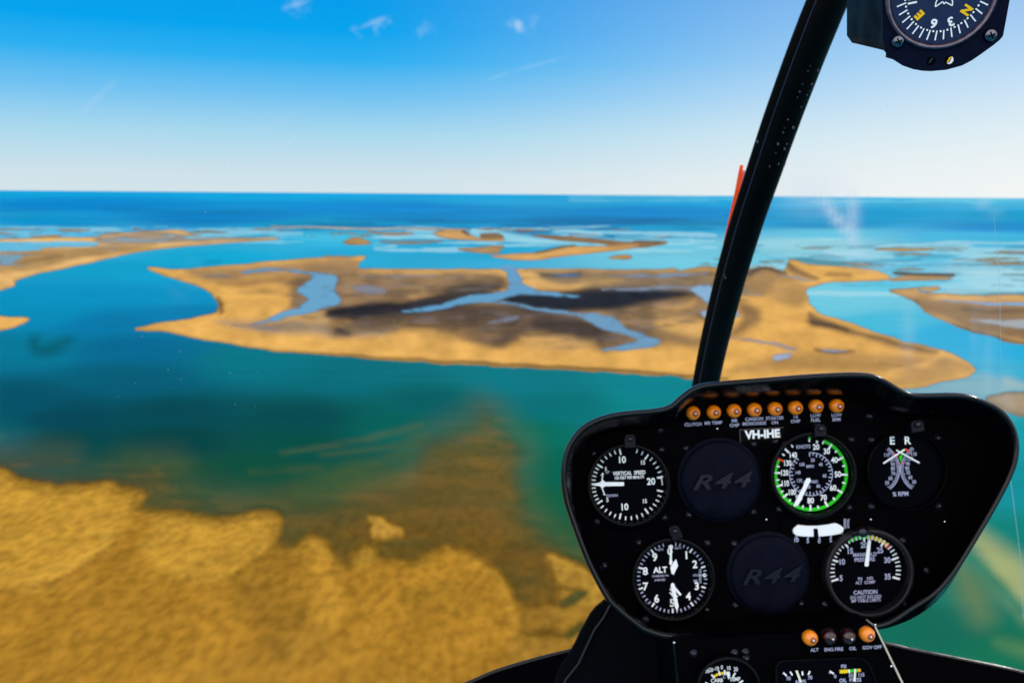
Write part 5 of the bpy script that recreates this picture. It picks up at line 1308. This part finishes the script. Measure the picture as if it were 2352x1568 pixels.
b.tube(pts, 0.00022, 6); pts = [K(u, v, d) - WF.o for u, v, d in [(2306, 1000, 1.2), (2325, 1130, 1.2), (2345, 1290, 1.2), (2350, 1420, 1.2)]]
b.tube(pts, 0.00028, 6); b.build('scratch', wool('scratch_pale', (0.55, 0.75, 0.8)), wsh)

# orange wool tuft taped outside, split round the post
YF = Frame(K(1665, 570, 1.27), np.eye(3))
ystr = empty('yaw_string', YF, 'orange red string taped outside the glass, forked behind the centre post', 'yaw string')
b = MB(); b.tube([K(u, v, 1.27) - YF.o for u, v in [(1703.5, 380), (1700, 402), (1693, 440), (1683, 482), (1674, 525), (1665, 562), (1664, 600)]], [.0024, .0030, .0030, .0030, .0030, .0028, .0026], 8)

b.build('strand', wool('string_orange', (1.0, 0.14, 0.006)), ystr)
b = MB(); b.tube([K(u, v, 1.272) - YF.o for u, v in [(1710, 392), (1700, 430), (1690, 480), (1680, 520), (1672, 560)]], .0018, 6); b.build('tape', wool('tape_pink', (0.85, 0.35, 0.35)), ystr)
b = MB(); b.tube([K(u, v, 1.27) - YF.o for u, v in [(1803, 372), (1796, 388), (1782, 412), (1760, 460), (1725, 520), (1690, 600)]], .0020, 8)
b.build('strand', wool('string_yellow_orange', (0.9, 0.35, 0.03)), ystr)

# nose floor edge and pedestal
NF = Frame(K(1600, 1900, 0.95), np.eye(3))
nose = empty('nose_floor', NF, 'black footwell floor and lower windshield rim at the bottom of the picture', 'cockpit floor')
edge = [(600, 1790), (780, 1690), (940, 1626), (1086, 1566), (1140, 1543), (1230, 1516), (1307, 1497), (1420, 1472), (1560, 1456), (1750, 1452), (1900, 1460), (2033, 1480), (2096, 1494), (2193, 1513), (2352, 1547), (2560, 1610), (2760, 1700)]
ec = catmull([K(u, v, 1.12) for u, v in edge], 5, closed=False)
rings = []
for p in ec:
    rel = p - C0
    rings.append([p - NF.o, p - UP * 0.004 + F * 0.01 - NF.o, p - UP * 0.25 - F * 0.02 - NF.o, p - UP * 0.27 - F * 0.12 - NF.o, p - UP * 0.045 - F * 0.10 - NF.o, p - UP * 0.012 - F * 0.045 - NF.o, p - UP * 0.001 - F * 0.008 - NF.o])
b = MB(); b.loft(rings, 0, True, False, True, True); b.build('floor_shell', RUBBER, nose)
b = MB(); b.tube([p + UP * 0.001 - NF.o for p in ec], 0.0028, 10); b.build('rim_seal', SHROUD, nose)
b = MB()
ped = [(1307, 1497), (1320, 1474), (1331, 1450), (1343, 1429), (1354, 1408), (1366, 1393), (1388, 1374), (1450, 1420), (1545, 1476), (1560, 1700), (1560, 1900), (1180, 1900), (1250, 1620), (1285, 1530)]
pf = [K(u, v, 1.045) - NF.o for u, v in ped]; pb = [K(u + (1800 - u) * 0.05, v + 30, 1.13) - NF.o for u, v in ped]
pf2 = [K(u + 4, v + 4, 1.04) - NF.o for u, v in ped]
b.loft([pb, pf, pf2], 0, True, False, True, True); b.build('pedestal', mat('pedestal_dark', (0.0015, 0.0015, 0.003), 0.7, 0.05, var=0.3, vscale=20), nose)
b = MB(); b.tube([K(u, v, 1.036) - NF.o for u, v in [(1404, 1385), (1385, 1420), (1366, 1445), (1345, 1490), (1330, 1522), (1300, 1560), (1270, 1620)]], 0.0020, 8); b.build('pedestal_bead', SHROUD, nose)

# ------------------------------------------------------------------ compass
cu_, cv_ = 2161, -12
o_ = K(cu_, cv_, 0.56)
zc = (C0 - o_) / np.linalg.norm(C0 - o_)
xr_ = np.cross(UP, zc); xr_ /= np.linalg.norm(xr_); yr_ = np.cross(zc, xr_)
ca, sa = math.cos(R(13)), math.sin(R(13))
z2 = zc * ca + xr_ * sa; x2 = xr_ * ca - zc * sa                      # face turned to the pilot on the right
KF = Frame(o_, np.stack([x2, yr_, z2], 1))
comp = empty('compass', KF, 'dark compass with white graduations and yellow letters at the top of the windshield', 'compass')
gq = lambda x, y: (2032.7 + x * .12207, y * .12207)
kp = lambda x, y, h=0.0: KF.px(*gq(x, y), h)
low = [(-40, 700), (0, 962), (38, 1000), (30, 1085), (170, 1125), (350, 1240), (550, 1310), (700, 1336), (860, 1345), (1150, 1320), (1450, 1240), (1640, 1140), (1800, 1030), (2050, 850), (2160, 760), (2220, 690), (2232, 650), (2290, 340), (2352, 0)]
lowp = [kp(*p)[:2] for p in low]
top = [(-lp[0] + 0.000, -lp[1]) for lp in lowp[2:-1]]
outl = [tuple(p) for p in lowp] + [(0.0345, 0.012), (0.030, 0.026), (0.012, 0.037), (-0.010, 0.038), (-0.026, 0.030), (-0.034, 0.015)]
b = MB(); b.slab(outl, -0.004, 0.0); b.build('face_plate', NAVY, comp, bevel=0.0004)
# case behind the plate, running back along the left
cs_ = [kp(-60, -900, -0.004)[:2], kp(-40, 700, -0.004)[:2], kp(-10, 962, -0.004)[:2], kp(300, 960, -0.004)[:2], kp(1700, 900, -0.004)[:2], kp(2000, 500, -0.004)[:2], kp(2050, -400, -0.004)[:2], kp(1700, -1200, -.004)[:2], kp(300, -1300, -.004)[:2]]
back = [KF.px(1945, -110, -0.075), KF.px(1945, 82, -0.075), KF.px(1957, 99, -0.075), KF.px(2000, 106, -0.075), KF.px(2150, 95, -.075), KF.px(2190, 40, -.075), KF.px(2190, -60, -.075), KF.px(2150, -160, -.075), KF.px(2000, -170, -.075)]
f0 = [np.array([p[0], p[1], -0.004]) for p in cs_]
m1 = [a * 0.9 + np.array(b_) * 0.1 for a, b_ in zip([np.array(x) for x in back], f0)]
b = MB(); b.loft([back, m1, f0], 0, True, False, True, True); b.build('case', TEAL, comp, bevel=0.0012)
cc = kp(1062, -112); cc2 = (cc[0], cc[1])
rO = np.linalg.norm(kp(980, 885) - cc) ; rO = 0.0325
s_c = 0.56 / FPX
b = MB(); ri = 0.0290; ro = 0.0326
b.lathe([(ro, 0), (ro - .0003, .0016), (ro - .0010, .0026), (ro - .0018, .0028), (ri + .0012, .0020), (ri + .0004, .0010), (ri, -.0008), (ri, -.003)], cx=cc2[0], cy=cc2[1], n=96, cap=False)
b.build('bezel', mat('compass_bezel', (0.16, 0.12, 0.16), 0.30, 0.5, metal=0.8, var=0.3, vscale=300, bump=0.2), comp)
b = MB(); b.lathe([(ri, 0.0), (0.0001, 0.0)], cx=cc2[0], cy=cc2[1], z0=0.0006, n=72, smooth=False); b.build('compass_card', CARD, comp)
b = MB()
TK = [((1790, 30), (1940, 100)), ((1705, 165), (1830, 265)), ((1605, 280), (1705, 405)), ((1495, 380), (1565, 525)), ((1375, 465), (1415, 630)), ((1240, 525), (1260, 700)), ((1108, 570), (1098, 745)), ((980, 580), (940, 765)), ((855, 570), (785, 755)), ((738, 540), (645, 712)),
      ((635, 485), (515, 643)), ((545, 405), (410, 553)), ((475, 305), (325, 430)), ((425, 190), (263, 288)), ((400, 58), (225, 132)), ((395, -90), (210, -60)), ((1850, -110), (2020, -70))]
def kline(p0, p1, w, mi=0, z=0.0010):
    a = kp(*p0, z); c_ = kp(*p1, z); d = (c_ - a) / np.linalg.norm(c_ - a); n = np.array([-d[1], d[0], 0]) * w / 2
    b.poly([tuple(a + n), tuple(c_ + n), tuple(c_ - n), tuple(a - n)], mi)
for p0, p1 in TK: kline(p0, p1, 0.00082)
for x, y in [(1760, 108), (1665, 235), (1555, 348), (1437, 440), (1310, 512), (1175, 565), (1045, 592), (910, 592), (795, 570), (678, 525), (583, 458), (502, 368), (437, 260), (396, 130), (380, 5), (1845, -30)]:
    p = kp(x, y, .001); b.lathe([(0.00062, 0), (0.0001, 0)], cx=p[0], cy=p[1], z0=.0010, n=12, smooth=False)
def cardtext(s, x, y, h, mi, xs=1.0, bold=0.03):
    p = kp(x, y, .001); ang = math.atan2(p[1] - cc2[1], p[0] - cc2[0]) - math.pi / 2
    add_text(b, s, p[0], p[1], 0.001, h, ang, mi, bold=bold, xs=xs)
cardtext('6', 922, 440, 0.0052, 0, 1.05, 0.035); cardtext('3', 1235, 405, 0.0052, 0, 1.05, 0.035)
cardtext('E', 655, 285, 0.0050, 1, 1.0, 0.06); cardtext('N', 1530, 190, 0.0052, 1, 1.0, 0.05); cardtext('12', 520, 0, 0.0050, 0, 1.0, 0.03)
plane = [(1010, -150), (1005, -40), (960, 50), (945, 135), (1085, 38), (1112, 82), (1140, 45), (1268, 112), (1272, 20), (1215, -50), (1200, -150)]
for i in range(len(plane) - 1): kline(plane[i], plane[i + 1], 0.0007)
b.build('card_markings', [WHITE, mat('card_yellow', (0.90, 0.52, 0.01), 0.6, 0.2)], comp)
scr2 = MB(); r = 15.0 * s_c
scr2.lathe([(r * 1.05, 0), (r, 0.0012), (r * .8, 0.0026), (r * .45, 0.0034), (0.0001, 0.0036)], n=32)
for a in (20, 110):
    ca_, sa_ = math.cos(R(a)), math.sin(R(a)); L_, W_ = r * .55, r * .11
    scr2.add([(ca_ * x - sa_ * y, sa_ * x + ca_ * y, .0037) for x, y in ((-L_, -W_), (L_, -W_), (L_, W_), (-L_, W_))], [[0, 1, 2, 3]], 1)
so = scr2.build('mounting_screw', [mat('screw_blued_steel', (0.14, 0.14, 0.17), 0.18, 0.6, metal=1.0), DIAL], None); sme = so.data; bpy.data.objects.remove(so)
for x, y in [(243, 785), (1985, 665)]:
    p = kp(x, y, .001); o = bpy.data.objects.new('mounting_screw', sme); col.objects.link(o); o.parent = comp; o.location = (p[0], p[1], 0.0002); o['group'] = 'screws in the compass face'
for x, y, r, mts, lab in [(865, 1150, 9.5, (0.004, 0.035, 0.028), 'green adjuster hole'), (1208, 1132, 10, (0.9, 0.5, 0.01), 'yellow and white adjuster hole')]:
    p = kp(x, y, 0); rr = r * s_c; b = MB()
    b.lathe([(rr * 1.04, 0.0002), (rr * .96, 0.0003), (rr * .93, 0.00015)], cx=0, cy=0, n=32, mi=0, cap=False)
    b.lathe([(rr * .95, 0.0), (0.0001, 0.0)], z0=0.0002, n=32, mi=0, smooth=False)
    sl_ = [(-rr * .62, -rr * .55), (-rr * .1, -rr * .3), (rr * .45, rr * .55), (rr * .35, rr * .75), (-rr * .15, rr * .45)]
    b.poly([(x_, y_, .0005) for x_, y_ in sl_], 1)
    if r == 10:
        cres = [(rr * .9 * math.cos(a_), rr * .9 * math.sin(a_)) for a_ in np.linspace(-2.2, 1.0, 14)] + [(rr * .52, rr * .5), (rr * .3, -rr * .05), (rr * .05, -rr * .42), (-rr * .3, -rr * .62)]
        b.poly([(x_, y_, .00035) for x_, y_ in cres], 2)
    o = b.build('adjuster', [DIAL, mat('adjuster_colour', mts, 0.4, 0.3), WHITE], comp, (p[0], p[1], 0.0)); o['label'] = lab
# bracket up to the roof
b = MB(); b.slab([(-0.012, 0.034), (0.012, 0.034), (0.010, 0.11), (-0.010, 0.11)], -0.040, -0.032); b.build('bracket', NAVY, comp, bevel=0.001)
